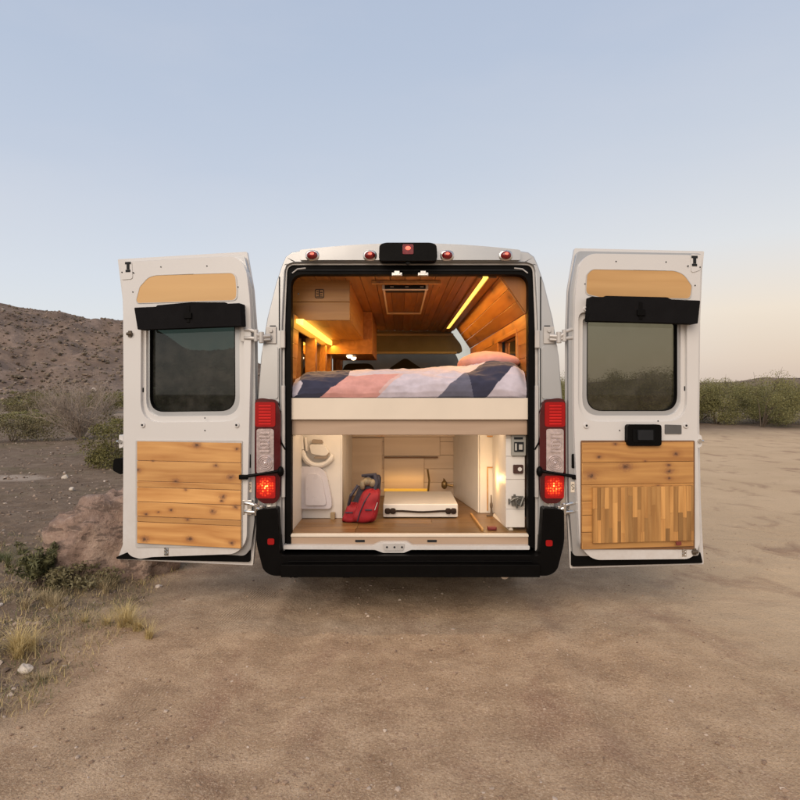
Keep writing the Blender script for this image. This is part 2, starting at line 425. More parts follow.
def ground_mat():
    t = NT('desert_ground'); o = t.obj()
    at = t.new('ShaderNodeAttribute', attribute_name='dirt'); m = at.outputs['Fac']
    sx = t.new('ShaderNodeSeparateXYZ'); t.link(o, sx.inputs[0])
    n0 = t.noise(o, .55, 5, .6); n1 = t.noise(o, 3.5, 6, .65); n2 = t.noise(o, 28, 5, .7); n3 = t.noise(o, 160, 3, .6)
    # packed dirt: warm tan on the left and centre, greyer and smoother to the right
    d = t.ramp(n1, [(.3, (.30, .200, .122)), (.5, (.425, .296, .186)), (.7, (.55, .400, .262))])
    grey = t.mr(t.math('ADD', sx.outputs['X'], t.math('MULTIPLY', n0, 1.2)), 1.6, 3.6)
    d = t.mix(grey, d, t.ramp(n0, [(.3, (.54, .385, .235)), (.7, (.63, .460, .290))]))
    # darker damp stains and scuffs
    st = t.math('MAXIMUM', t.mr(t.noise(t.vmath('MULTIPLY', o, (1, .6, 1)), 1.9, 5, .6, .6), .54, .70), t.mr(t.noise(t.vmath('MULTIPLY', o, (.25, 1.2, 1)), 1.1, 6, .7, .3), .58, .72))
    d = t.mix(t.math('MULTIPLY', st, .68), d, (.27, .155, .100))
    sp = t.mr(n2, .56, .66); gm = t.mr(grey, 0, 1, .55, .12); d = t.mix(t.math('MULTIPLY', sp, gm), d, (.25, .145, .095))
    d = t.mix(t.mr(n3, .62, .72, 0, .35), d, (.60, .47, .36))
    d = t.mix(t.mr(n3, .28, .38, .4, 0), d, (.14, .09, .06))
    n5 = t.noise(o, 95, 4, .75); grit = t.mr(grey, 0, 1, .75, .35)
    d = t.mix(t.math('MULTIPLY', t.mr(n5, .52, .66), grit), d, (.20, .125, .078)); d = t.mix(t.math('MULTIPLY', t.mr(n5, .46, .36), grit), d, (.60, .46, .33))
    # gravelly desert floor with bits of low green and straw
    g = t.ramp(n1, [(.28, (.125, .086, .058)), (.5, (.18, .128, .088)), (.72, (.25, .185, .130))])
    g = t.mix(t.mr(n0, .52, .68, 0, .55), g, (.125, .108, .052))
    g = t.mix(t.mr(n2, .58, .7, 0, .6), g, (.29, .245, .195)); g = t.mix(t.mr(n2, .3, .42, .55, 0), g, (.062, .048, .036))
    pale = t.vmath('LENGTH', t.vmath('MULTIPLY', t.vmath('SUBTRACT', o, (-7.1, 10.7, 0)), (1.0, 1.7, 0.0)))
    g = t.mix(t.mr(t.math('ADD', pale, t.math('MULTIPLY', n1, .9)), 1.1, 1.45, .85, 0), g, (.40, .32, .25))
    band = t.math('ABSOLUTE', t.math('SUBTRACT', sx.outputs['Y'], t.math('MULTIPLY_ADD', n0, 9, 41)))
    g = t.mix(t.mr(band, 3, 6, .7, 0), g, (.33, .26, .20))
    t.set(Base_Color=t.mix(m, g, d), Roughness=.95, Specular_IOR_Level=.15)
    hb = t.math('ADD', t.math('MULTIPLY', n2, .6), t.math('MULTIPLY', n3, .35))
    hb = t.math('ADD', hb, t.math('MULTIPLY', n1, .5))
    # tyre tread print, a few metres behind the van on the left
    dx = t.math('SUBTRACT', sx.outputs['X'], t.math('MULTIPLY_ADD', sx.outputs['Y'], .16, -1.75))
    tm = t.math('MULTIPLY', t.mr(t.math('ABSOLUTE', dx), .10, .14, 1, 0), t.mr(t.noise(o, 2.5, 2), .45, .55))
    tr = t.math('SINE', t.math('ADD', t.math('MULTIPLY', dx, 330), t.math('MULTIPLY', t.math('SINE', t.math('MULTIPLY', sx.outputs['Y'], 120)), .5)))
    hb = t.math('ADD', hb, t.math('MULTIPLY', t.math('MULTIPLY', tr, tm), .10))
    t.bump(hb, .75, .022)
    return t.m
M['ground'] = ground_mat()
fc = P[Q].mean(1); isd = (maskf(fc[:, 0], fc[:, 1]) > .5) & (fc[:, 1] < 40)
for nm, sel in (('ground', ~isd), ('dirt_lot', isd)):
    q = Q[sel]; u, inv = np.unique(q, return_inverse=True)
    o = arr(P[u], inv.reshape(-1, 4), nm, M['ground'], smooth=True)
    a = o.data.attributes.new('dirt', 'FLOAT', 'POINT'); a.data.foreach_set('value', mk[u].astype(np.float32))
    tag(o, kind='structure')
def gz(x, y): return float(hgt(np.array([x], float), np.array([y], float))[0])

# ------------------------------------------------------------ hills
def hill_mat(name, g=1.08):
    t = NT(name); o = t.obj()
    n0 = t.noise(o, .03, 5, .6); n1 = t.noise(o, .16, 7, .65); n2 = t.noise(o, .9, 5, .7)
    c = t.ramp(n1, [(.3, (.115*g, .080*g, .062*g)), (.5, (.185*g, .135*g, .105*g)), (.7, (.27*g, .20*g, .16*g))])
    c = t.mix(t.mr(n0, .45, .65, 0, .5), c, (.115, .088, .070))
    c = t.mix(t.mr(n2, .58, .68, 0, .6), c, (.10, .078, .055)); c = t.mix(t.mr(n2, .30, .40, .45, 0), c, (.36, .27, .21))
    t.set(Base_Color=c, Roughness=.95, Specular_IOR_Level=.1)
    t.bump(t.math('ADD', n2, n1), .6, .5); return t.m
M['hill'] = hill_mat('rocky_hillside')
def hillgrid(name, ridge, d0, d1, d2, naz, nd, mat, namp, seed):
    """ridge: list of (picture column, ridge height in metres); columns are bearings from the viewpoint area"""
    cols = np.linspace(ridge[0][0], ridge[-1][0], naz); rz = np.interp(cols, [r[0] for r in ridge], [r[1] for r in ridge])
    ds = np.concatenate([np.linspace(d0, d1, int(nd*.75)), np.linspace(d1, d2, nd-int(nd*.75)+1)[1:]])
    C, D = np.meshgrid(cols, ds); Z0 = np.meshgrid(rz, ds)[0]
    X = (C-400)/608*D; Y = D
    t = np.clip((D-d0)/(d1-d0), 0, 1); prof = .25*t+.75*(t*t*(3-2*t)); prof = np.where(D > d1, 1-.85*((D-d1)/(d2-d1))**2, prof)
    amp = namp*np.clip(t*3, 0, 1)*np.clip(Z0/8, .1, 1)
    n = fbm(X*.03, Y*.03, 3, seed)*1.2+fbm(X*.11, Y*.11, 4, seed+1)*1.0-np.abs(fbm(X*.05, Y*.02, 3, seed+9))*1.6+fbm(X*.5, Y*.5, 3, seed+2)*.22
    Z0 = Z0; crest = 1-.85*np.exp(-((D-d1)/14)**2)
    Z = Z0*prof+amp*n*crest-.4
    i = np.arange(C.size).reshape(C.shape)
    q = np.stack([i[:-1, :-1], i[:-1, 1:], i[1:, 1:], i[1:, :-1]], -1).reshape(-1, 4)
    o = arr(np.stack([X, Y, Z], -1).reshape(-1, 3), q, name, mat, smooth=True); tag(o, kind='structure')
    return (cols, ds, Z)
HL = hillgrid('hill', [(-1500, 20), (-700, 36), (-300, 34), (-100, 30.5), (-40, 29.3), (0, 28.4), (28, 27), (60, 26), (88, 24), (122, 22.6), (155, 20.5), (175, 17), (190, 14.2), (235, 14), (262, 9), (300, 6), (380, 3), (460, 1.5)], 70, 180, 300, 760, 150, M['hill'], 2.2, 40)
HR = hillgrid('distant_hill', [(430, .2), (560, 4.5), (640, 6.5), (700, 5.2), (735, 5.4), (760, 6.6), (900, 7), (1100, 6), (1700, 3)], 120, 190, 280, 260, 50, M['hill'], 1.0, 77)

# ------------------------------------------------------------ vegetation
def leaf_mat(name, c1, c2, rough=.6):
    t = NT(name); g = t.new('ShaderNodeNewGeometry')
    c = t.mix(g.outputs['Random Per Island'], c1, c2)
    c = t.mix(t.mr(t.noise(t.obj(), 4, 3), .35, .65, 0, .45), c, tuple(v*.75 for v in c2))
    t.set(Base_Color=c, Roughness=rough, Specular_IOR_Level=.25); return t.m
M['creo'] = leaf_mat('creosote_leaf', (.115, .098, .045), (.19, .16, .082))
M['green'] = leaf_mat('bright_desert_leaf', (.095, .090, .028), (.17, .15, .05))
M['olive'] = leaf_mat('olive_leaf', (.175, .165, .062), (.225, .21, .085))
M['twig'] = simple('grey_twig', (.30, .24, .19), .8, var=.25, vscale=20)
M['stem'] = simple('brown_stem', (.11, .08, .055), .85, var=.2)
M['straw'] = leaf_mat('straw_blade', (.42, .31, .13), (.60, .47, .22), .7)
M['straw2'] = leaf_mat('grey_straw_blade', (.32, .24, .13), (.45, .35, .20), .7)
M['blade'] = leaf_mat('green_blade', (.075, .095, .028), (.15, .155, .06), .6)
def leaves(rng, centers, rads, n, size, elong=1.6):
    k = rng.integers(0, len(centers), n); c = centers[k]; r = rads[k]
    d = rng.normal(size=(n, 3)); d /= np.linalg.norm(d, axis=1)[:, None]
    p = c+d*r*(rng.random(n)**.45)[:, None]
    a = rng.normal(size=(n, 3)); a /= np.linalg.norm(a, axis=1)[:, None]
    b = np.cross(a, rng.normal(size=(n, 3))); b /= np.linalg.norm(b, axis=1)[:, None]
    s = size*(.6+.8*rng.random(n))[:, None]
    v = np.stack([p-a*s*elong*.5, p+b*s*.35, p+a*s*elong*.5, p-b*s*.35], 1).reshape(-1, 3)
    f = np.arange(4*n).reshape(-1, 4); v[:, 2] = np.maximum(v[:, 2], .01)
    return v, f
def shrub(name, label, cat, x, y, w, h, n, size, mat, seed, group=None, nc=16, stems=12, dome=True, depth=None):
    rng = np.random.default_rng(seed); depth = depth or w
    root = empty(name, (x, y, gz(x, y)-.03), label=label, cat=cat, group=group)
    c = []
    for i in range(nc):
        a = rng.random()*2*math.pi; q = math.sqrt(rng.random())*.78; hh = (.16+.70*rng.random())*h*(1-.40*q*q)
        c.append((math.cos(a)*q*w/2, math.sin(a)*q*depth/2, hh))
    c = np.array(c); r = np.stack([np.full(nc, w*.17), np.full(nc, depth*.17), np.full(nc, h*.20)], -1)*(.7+.6*rng.random(nc))[:, None]
    v, f = leaves(rng, c, r, n, size)
    o = arr(v, f, 'foliage', mat); o.parent = root
    b = B()
    for i in range(min(stems, nc)):
        e = Vector(c[i]); m = Vector((e.x*.35, e.y*.35, e.z*.55))
        b.tube([(e.x*.05, e.y*.05, 0), m, e], [max(.006, h*.012), h*.008, h*.003], 5)
        for k in range(3):
            q = e+Vector(rng.normal(size=3))*w*.12; b.tube([m.lerp(e, .5), q], [h*.005, h*.0015], 4)
    b.build('stems', M['stem'], root); return root
def bare_bush(name, label, cat, x, y, w, h, seed, nb=22):
    rng = random.Random(seed); b = B()
    def grow(p, d, L, r, lev):
        q = p.copy(); pts = [p.copy()]; k = 4
        for i in range(k):
            d = (d+Vector((rng.gauss(0, .16), rng.gauss(0, .16), rng.gauss(.02, .12)))).normalized(); q = q+d*L/k; pts.append(q.copy())
        b.tube(pts, [r*(1-.16*i) for i in range(k+1)], 4 if lev else 6, cap=False)
        if lev < 3:
            for i in range((6, 5, 4)[lev]):
                j = rng.choice([1, 2, 3, 4]); nd = (d+Vector((rng.gauss(0, .55), rng.gauss(0, .55), rng.gauss(.1, .4)))).normalized()
                grow(pts[j], nd, L*rng.uniform(.4, .62), r*.5, lev+1)
    for i in range(nb):
        a = rng.random()*2*math.pi; t = rng.uniform(.25, 1.0)
        grow(Vector((0, 0, 0)), Vector((math.cos(a)*t*w/h*.7, math.sin(a)*t*w/h*.7, 1)).normalized(), h*.66, .012*h, 0)
    o = b.build(name, M['twig'], loc=(x, y, gz(x, y)-.02), smooth=False); tag(o, label, cat); return o
def at_px(px, py): Y = 1.5*608/(py-393); return ((px-400)/608*Y, Y)     # measured ground spots

# shrubs of the desert on the left
X, Y = at_px(81, 440); bare_bush('leafless_bush', 'leafless grey twiggy bush standing above the gravel left of the open door', 'bush', X, Y, 2.5, 1.9, 3, 30)
for nm, lab, px, py, w, h, n, s, mt, sd in (
    ('creosote_bush', 'bright green low bush beside the edge of the left open door', 112, 466, 1.7, 1.05, 7000, .028, 'green', 11),
    ('creosote_bush', 'olive bush at the left edge of the picture, behind the gravel', 12, 442, 2.6, .95, 6000, .035, 'creo', 12),
    ('creosote_bush', 'broad dark green bush behind the leafless bush, at the foot of the hill', 38, 411, 6.0, 1.75, 6000, .07, 'creo', 13),
    ('creosote_bush', 'rounded green bush at the hill foot, next to the left door edge', 106, 412, 5.2, 1.9, 6000, .07, 'green', 14),
    ('creosote_bush', 'small olive bush by the pale strip, between hill and leafless bush', 44, 424, 2.0, .65, 3000, .045, 'olive', 15),
    ('creosote_bush', 'small dark bush on the gravel behind the tinted door glass', 180, 440, 2.0, .9, 3500, .035, 'creo', 16),
    ('creosote_bush', 'tall bush seen through the gap between left door and van', 250, 412, 4.5, 2.4, 5000, .07, 'creo', 17)):
    X, Y = at_px(px, py); shrub(nm, lab, 'bush', X, Y, w, h, n, s, M[mt], sd)
rng = random.Random(5)
for i in range(34):                      # a belt of bushes along the hill foot
    px = -60+i*10.5+rng.uniform(-5, 5); Y = rng.uniform(58, 84); X = (px-400)/608*Y
    shrub('hill_foot_bush', 'dusty green bush in the belt along the foot of the rocky hill', 'bush', X, Y, rng.uniform(3.2, 6.5), rng.uniform(1.1, 2.3), 900, .13,
          M[rng.choice(['creo', 'olive', 'creo', 'green'])], 100+i, group='bushes along the foot of the hill', nc=8, stems=4)
for i in range(16):                       # shrubs between gravel and hill foot
    px = -30+i*15+rng.uniform(-8, 8); Y = rng.uniform(24, 50); X = (px-400)/608*Y
    shrub('desert_shrub', 'low dull shrub scattered on the flat before the hill', 'shrub', X, Y, rng.uniform(.8, 2.0), rng.uniform(.3, .7), 900, .06,
          M[rng.choice(['creo', 'olive', 'olive'])], 200+i, group='low shrubs on the flat before the hill', nc=7, stems=4)
for i in range(24):                       # thicket on the right, past the dirt lot
    Yv = rng.uniform(27, 33); X = 5.2+i*.74+rng.uniform(-.25, .25)
    big = X < 13.4
    shrub('thicket_bush', 'dull olive bush in the thicket beyond the dirt lot on the right', 'bush', X, Yv, rng.uniform(3.0, 3.9), (rng.uniform(2.5, 3.1) if big else rng.uniform(2.0, 2.3)+i*.012), 15000, .036,
          M['olive'], 300+i, group='bushes of the thicket on the right', nc=16, stems=6)
# scrub and rocks dotted over the hillside: one mass
def on_hill(px, d):
    cols, ds, Z = HL
    i = min(len(cols)-1, max(0, int(np.searchsorted(cols, px)))); j = min(len(ds)-1, max(0, int(np.searchsorted(ds, d)))); return float(Z[j, i])
def lumps(n, name, mat, gen, seed, rmin=.7, flat=.75):
    bm = bmesh.new(); bmesh.ops.create_icosphere(bm, subdivisions=1, radius=1.0)
    bv = np.array([v.co[:] for v in bm.verts]); bf = np.array([[v.index for v in f.verts] for f in bm.faces]); bm.free()
    rg = np.random.default_rng(seed); V = []; F = []
    for i in range(n):
        x, y, z, r = gen(rg)
        q = bv*(rmin+(1.3-rmin)*rg.random((len(bv), 1)))*r*np.array([1, rg.uniform(.7, 1.2), flat*rg.uniform(.6, 1.1)])
        a = rg.random()*6.28; ca, sa = math.cos(a), math.sin(a); q = q@np.array([[ca, sa, 0], [-sa, ca, 0], [0, 0, 1]])
        V.append(q+np.array([x, y, z])); F.append(bf+i*len(bv))
    return arr(np.concatenate(V), np.concatenate(F), name, mat)
def g_scrub(rg):
    px = rg.uniform(-150, 330); d = rg.uniform(75, 178); r = .13+.34*rg.random()**2
    return (px-400)/608*d, d, on_hill(px, d)+.1*r, r
t = NT('hillside_scrub_leaf'); g_ = t.new('ShaderNodeNewGeometry')
t.set(Base_Color=t.ramp(g_.outputs['Random Per Island'], [(0, (.095, .075, .050)), (.6, (.15, .115, .078)), (1, (.22, .165, .12))]), Roughness=.9); M['scrub'] = t.m
t = NT('rock_mix'); g_ = t.new('ShaderNodeNewGeometry')
t.set(Base_Color=t.ramp(g_.outputs['Random Per Island'], [(0, (.12, .082, .058)), (.5, (.20, .145, .105)), (.93, (.30, .225, .17)), (1, (.55, .47, .40))]), Roughness=.9)
t.bump(t.noise(t.obj(), 60, 4), .4, .01); M['rocks'] = t.m
tag(lumps(5200, 'hillside_scrub', M['scrub'], g_scrub, 1), 'dark scrub dotted over the rocky hillside', 'scrub', kind='stuff')
tag(lumps(1800, 'hillside_rocks', M['rocks'], g_scrub, 2, .4), 'pale rocks strewn over the hillside', 'rocks', kind='stuff')
def g_grav(rg):
    while True:
        Y = 2.6+18*rg.random()**1.6; X = rg.uniform(-1.0*Y-1, -1.2)
        if maskf(np.array([X]), np.array([Y]))[0] < .55: break
    r = (.0045+.020*rg.random()**4)*(1+Y*.05)
    return X, Y, gz(X, Y)+.1*r, r
tag(lumps(12000, 'gravel', M['rocks'], g_grav, 3, .5), 'loose gravel on the desert floor left of the van', 'gravel', kind='stuff')
def g_peb(rg):
    while True:
        Y = 2.2+6*rg.random()**1.5; X = rg.uniform(-2.8, 1+Y*.5)
        if rg.random() < float(np.clip(.25+2.2*fbm(np.array([X*1.1]), np.array([Y*1.1]), 3, 91)[0], .05, 1)): break
    r = (.0022+.012*rg.random()**8)*(1 if X < 1.5 else .6)
    return X, Y, gz(X, Y)+.1*r, r
t = NT('dirt_clod'); g_ = t.new('ShaderNodeNewGeometry')
t.set(Base_Color=t.ramp(g_.outputs['Random Per Island'], [(0, (.20, .13, .085)), (.6, (.32, .22, .15)), (1, (.50, .41, .33))]), Roughness=.95); M['clod'] = t.m
tag(lumps(8500, 'pebbles', M['clod'], g_peb, 4, .5), 'small clods and pebbles on the packed dirt', 'pebbles', kind='stuff')

# grass
def tuft_geo(rng, n, h, spread, w=.004, lean=.9):
    V = []; F = []
    for i in range(n):
        a = rng.random()*6.283; b0 = Vector((rng.gauss(0, spread*.25), rng.gauss(0, spread*.25), 0))
        L = h*rng.uniform(.5, 1.1); ln = rng.uniform(.25, lean); dr = Vector((math.cos(a), math.sin(a), 0)); side = Vector((-dr.y, dr.x, 0))
        o = len(V)
        for k in range(4):
            t = k/3; p = b0+dr*(ln*L*t**1.6)+Vector((0, 0, L*(t-.30*ln*t*t))); ww = w*(1-t*.85)
            V += [tuple(p-side*ww), tuple(p+side*ww)]
        F += [(o+2*k, o+2*k+1, o+2*k+3, o+2*k+2) for k in range(3)]
    return np.array(V), np.array(F)
def tuft(label, px, py, n, h, spread, mat, seed, group=None, name='grass_tuft', off=None):
    X, Y = at_px(px, py); rg = random.Random(seed); V_ = []; F_ = []; o_ = 0
    for k in range(9):
        v, f = tuft_geo(rg, int(n*.28), h*rg.uniform(.5, 1.05), .045, .0016, 1.35); c = (rg.gauss(0, spread*.33) if k else 0, rg.gauss(0, spread*.28) if k else 0, 0)
        V_.append(v+np.array(c)); F_.append(f+o_); o_ += len(v)
    v, f = np.concatenate(V_), np.concatenate(F_)
    o = arr(v, f, name, M[mat]); o.location = (X, Y, gz(X, Y)-.01); tag(o, label, 'grass tuft', group); return o
tuft('pale straw coloured grass tuft at the left edge of the picture, low down', 14, 655, 330, .20, .30, 'straw', 1)
tuft('dry yellow grass tuft on the bank below the boulder, nearest the dirt', 122, 628, 300, .17, .34, 'straw', 2)
tuft('grey dry grass tuft at the foot of the small green plant', 60, 606, 260, .15, .36, 'straw2', 3)
tuft('thin grey grass tuft in front of the boulder', 96, 592, 200, .14, .30, 'straw2', 4)
tuft('short dry tuft beside the white stone', 40, 680, 120, .09, .25, 'straw2', 5)
tuft('bright green grass tuft at the left end of the bank', 8, 560, 240, .16, .45, 'blade', 6)
rg = random.Random(44); V = []; F = []; o_ = 0
for i in range(2600):
    Y = rg.uniform(2.8, 6.5); X = rg.uniform(-1.0*Y*.75-.4, -1.75)
    e = X-float(bound(np.array([Y]))[0])
    if e > .25 or rg.random() < .30 - .25*math.sin(X*2+Y): continue
    v, f = tuft_geo(rg, rg.randint(5, 16), rg.uniform(.02, .07)*(2.0 if rg.random() < .12 else 1), rg.uniform(.08, .30), .0017, 1.6)
    V.append(v+np.array([X, Y, gz(X, Y)-.005])); F.append(f+o_); o_ += len(v)
nf = sum(len(f) for f in F); mi = np.concatenate([np.full(len(f), rg.choice([0, 0, 1, 1, 2, 2])) for f in F])
tag(arr(np.concatenate(V), np.concatenate(F), 'dry_grass', [M['straw'], M['straw2'], M['blade']], mi), 'thin dry and green grass scattered over the bank', 'grass', kind='stuff')

# small green plant by the boulder
X, Y = at_px(40, 590); rg = np.random.default_rng(9)
pr = empty('green_plant', (X, Y, gz(X, Y)), label='small leafy green plant growing beside the boulder', cat='plant')
b = B(); V = []; F = []; k0 = 0
for i in range(16):
    a = rg.random()*6.28; t0 = rg.uniform(.05, .22); hgt_ = rg.uniform(.18, .33)
    e = Vector((math.cos(a)*t0, math.sin(a)*t0, hgt_)); m_ = Vector((e.x*.3, e.y*.3, e.z*.5)); b.tube([(0, 0, -.02), m_, e], [.004, .003, .0015], 5)
    cc = np.array([tuple(m_.lerp(e, q)) for q in (.0, .3, .6, .9)]); v, f = leaves(rg, cc, np.full((4, 3), .035), 170, .014, 3.2); V.append(v); F.append(f+k0); k0 += len(v)
M['plant'] = leaf_mat('plant_leaf', (.085, .085, .035), (.14, .135, .06))
o = arr(np.concatenate(V), np.concatenate(F), 'foliage', M['plant']); o.parent = pr; b.build('stems', M['stem'], pr)
X, Y = at_px(78, 590)
shrub('dark_shrub', 'low dark green shrub growing against the front of the boulder', 'shrub', X, Y+.05, .60, .20, 2600, .018, M['creo'], 61)

# boulder
def boulder(name, label, x, y, w, d, h, seed, mat, sub=5, sink=.12, cat='boulder'):
    bm = bmesh.new(); bmesh.ops.create_icosphere(bm, subdivisions=sub, radius=1)
    rg = random.Random(seed); planes = []
    for i in range(11):
        n = Vector((rg.gauss(0, 1), rg.gauss(0, 1), rg.gauss(.2, .8))).normalized(); planes.append((n, rg.uniform(.62, .92)))
    from mathutils import noise
    for v in bm.verts:
        for n, dd in planes:
            e = v.co.dot(n)-dd
            if e > 0: v.co -= n*e*.88
        c = v.co.copy(); v.co += c.normalized()*(noise.fractal(c*2.4+Vector((seed, 0, 0)), 1, 2, 5)*.12+noise.ridged_multi_fractal(c*3.1, .8, 2.1, 5, 1.0, 2.0)*.035+noise.fractal(c*12, .7, 2, 5)*.03)
        v.co = Vector((v.co.x*w/2, v.co.y*d/2, v.co.z*h))
        if v.co.z < -sink: v.co.z = -sink
    me = bpy.data.meshes.new(name); bm.to_mesh(me); bm.free(); me.materials.append(mat)
    me.polygons.foreach_set('use_smooth', [True]*len(me.polygons))
    o = bpy.data.objects.new(name, me); COL.objects.link(o); o.location = (x, y, gz(x, y)+.02); tag(o, label, cat); return o
t = NT('boulder_rock'); o_ = t.obj(); n1 = t.noise(o_, 3, 8, .65); n2 = t.noise(o_, 30, 5, .7); n4 = t.noise(t.vmath('MULTIPLY', o_, (1, 1, 3)), 5, 6, .6, .8)
c = t.ramp(n1, [(.32, (.15, .098, .072)), (.5, (.29, .195, .148)), (.68, (.44, .325, .25))])
c = t.mix(t.mr(n4, .52, .58, 0, .7), c, (.085, .058, .045)); c = t.mix(t.mr(n2, .56, .68, 0, .6), c, (.42, .32, .25)); c = t.mix(t.mr(n2, .34, .44, .6, 0), c, (.08, .055, .04))
t.set(Base_Color=c, Roughness=.92); t.bump(t.math('ADD', t.math('MULTIPLY', n1, 1.2), n2), .8, .025); M['boulder'] = t.m
boulder('boulder', 'large reddish brown boulder half hidden behind the left open door', -2.44, 5.12, 1.0, 1.0, .61, 4, M['boulder'])
t = NT('white_rock'); t.set(Base_Color=t.ramp(t.noise(t.obj(), 12, 5), [(.3, (.40, .34, .28)), (.7, (.60, .54, .46))]), Roughness=.9); t.bump(t.noise(t.obj(), 50, 4), .5, .01); M['wrock'] = t.m
X, Y = at_px(26, 672); boulder('stone', 'fist sized pale stone on the bank at the lower left', X, Y, .085, .07, .032, 8, M['wrock'], 4, .01, 'stone')
X, Y = at_px(65, 478); boulder('stone', 'small white stone lying on the gravel, middle left', X, Y, .12, .1, .05, 9, M['wrock'], 3, .02, 'stone')
X, Y = at_px(72, 490); boulder('stone', 'smaller white stone just in front of the white stone on the gravel', X, Y, .09, .08, .035, 10, M['wrock'], 3, .02, 'stone')

# ============================================================ the van
VX, VY = .067, 4.10
def V(px, py, D):                # measurement of the picture at depth D behind the rear face -> van coordinates
    Y = VY+D; return ((px-400)/608*Y-VX, 1.5-(py-393)/608*Y)
van = empty('camper_van', (VX, VY, 0), label='white high roof camper van seen from behind, both rear doors swung wide open', cat='van')

PROF = [(.955, .40), (1.01, .60), (1.03, 1.0), (1.03, 1.45), (1.005, 1.75), (.965, 2.0), (.905, 2.24), (.865, 2.36), (.84, 2.415), (.80, 2.445), (.72, 2.458), (.45, 2.475), (0, 2.488)]
def profile(dx=0.0, roof=0.0):
    r = [(x-dx, z-(roof if z > 2.2 else roof*max(0, (z-1.2))/1.2)) for x, z in PROF[:-1]]+[(0, PROF[-1][1]-roof)]
    return [(x, z) for x, z in r]+[(-x, z) for x, z in reversed(r[:-1])]
# outer shell (sides, roof, nose)
secs = [(.012, profile(.0)), (1.0, profile()), (2.2, profile()), (3.6, profile()), (4.05, profile(.01, .10)), (4.6, profile(.04, .45)), (5.1, profile(.08, .98)), (5.5, profile(.12, 1.35)), (5.85, profile(.22, 1.6)), (5.95, profile(.3, 1.75))]
b = B(); n = len(secs[0][1]); vs = [(x, D, z) for D, pr_ in secs for x, z in pr_]; fs = []; gl = []
for i in range(len(secs)-1):
    for k in range(n-1):
        f = (i*n+k, i*n+k+1, (i+1)*n+k+1, (i+1)*n+k)
        side = k in (3, 4, 5, n-5, n-6, n-7); top = 5 <= k <= n-7
        if (i in (3, 4, 5) and side) or (i in (3, 4, 5) and top): gl.append(f)
        else: fs.append(f)
fs.append(tuple((len(secs)-1)*n+k for k in range(n)))
b.add(vs, fs); sh = b.build('body_shell', M['paint'], van)
sm = sh.modifiers.new('thick', 'SOLIDIFY'); sm.thickness = .012; sm.offset = -1
g = B(); used = sorted({i for f in gl for i in f}); mp_ = {v: i for i, v in enumerate(used)}; g.add([vs[i] for i in used], [tuple(mp_[i] for i in f) for f in gl]); g.build('cab_glass', M['glassC'], van)
b = B(); b.box(-.95, .95, .15, 5.8, .36, .40); b.box(-.60, -.52, .2, 5.6, .26, .36); b.box(.52, .60, .2, 5.6, .26, .36); b.tube([(-.75, 1.15, .33), (.75, 1.15, .33)], .045, 12)
b.build('chassis', M['black'], van)
for sx in (-1, 1):
    for D in (1.15, 5.0):
        w = B(); w.tube([(sx*.74, D, .345), (sx*.95, D, .345)], .335, 40); wh = w.build('wheel', M['rubber'], van, bevel=.03)
        r = B(); r.tube([(sx*.945, D, .345), (sx*.958, D, .345)], [.20, .19], 28); r.build('rim', M['steel'], wh, bevel=.004)

# rear frame round the opening
hole = rpoly([(-.862, .40), (-.862, 1.9), (-.835, 2.375), (.835, 2.375), (.862, 1.9), (.862, .40)], [0, .2, .06, .06, .2, 0])
outl = profile(.006)
b = B(); b.slab([(x, min(z, 2.482)) for x, z in outl][:], -.018, .012)
# frame as ring: outer outline then back along the opening
ring = outl + [(-.862, .40)] + hole[1:-1] + [(.862, .40)]
b = B(); b.slab(ring, -.02, .012); b.build('rear_frame', M['silver'], van, bevel=.010, seg=3, ang=20)
# inner reveal: bright flange, dark rubber weather strip
h2 = rpoly([(-.800, .47), (-.800, 2.297), (.796, 2.297), (.796, .47)], [0, .085, .085, 0], 8)
h1 = rpoly([(-.845, .44), (-.845, 1.9), (-.826, 2.362), (.826, 2.362), (.845, 1.9), (.845, .44)], [0, .2, .05, .05, .2, 0])
b = B(); b.slab(hole[:]+h1[::-1], .0, .03); b.build('door_flange', M['steel'], van, bevel=.003)
h1b = rpoly([(-.832, .455), (-.832, 1.9), (-.815, 2.352), (.815, 2.352), (.832, 1.9), (.832, .455)], [0, .2, .05, .05, .2, 0])
b = B(); b.slab(h1b+h2[::-1], -.012, .06); b.slab(h1+h1b[::-1], .012, .05)
b.build('weather_strip', M['rubber'], van, bevel=.008, seg=3)
b = B(); b.tube([(-.70, -.014, 2.325), (.70, -.014, 2.325)], .006, 6); b.tube([(-.80, -.014, 2.30), (-.76, -.014, 2.325), (-.70, -.014, 2.325)], .006, 6); b.tube([(.795, -.014, 2.30), (.76, -.014, 2.325), (.70, -.014, 2.325)], .006, 6)
b.build('seal_bead', M['dark'], van)
for s in (-1, 1):
    b = B(); b.tube([(s*.79, -.017, 2.305), (s*.755, -.017, 2.332), (s*.70, -.017, 2.338)], .005, 6); b.build('seal_clip', M['steel'], van)
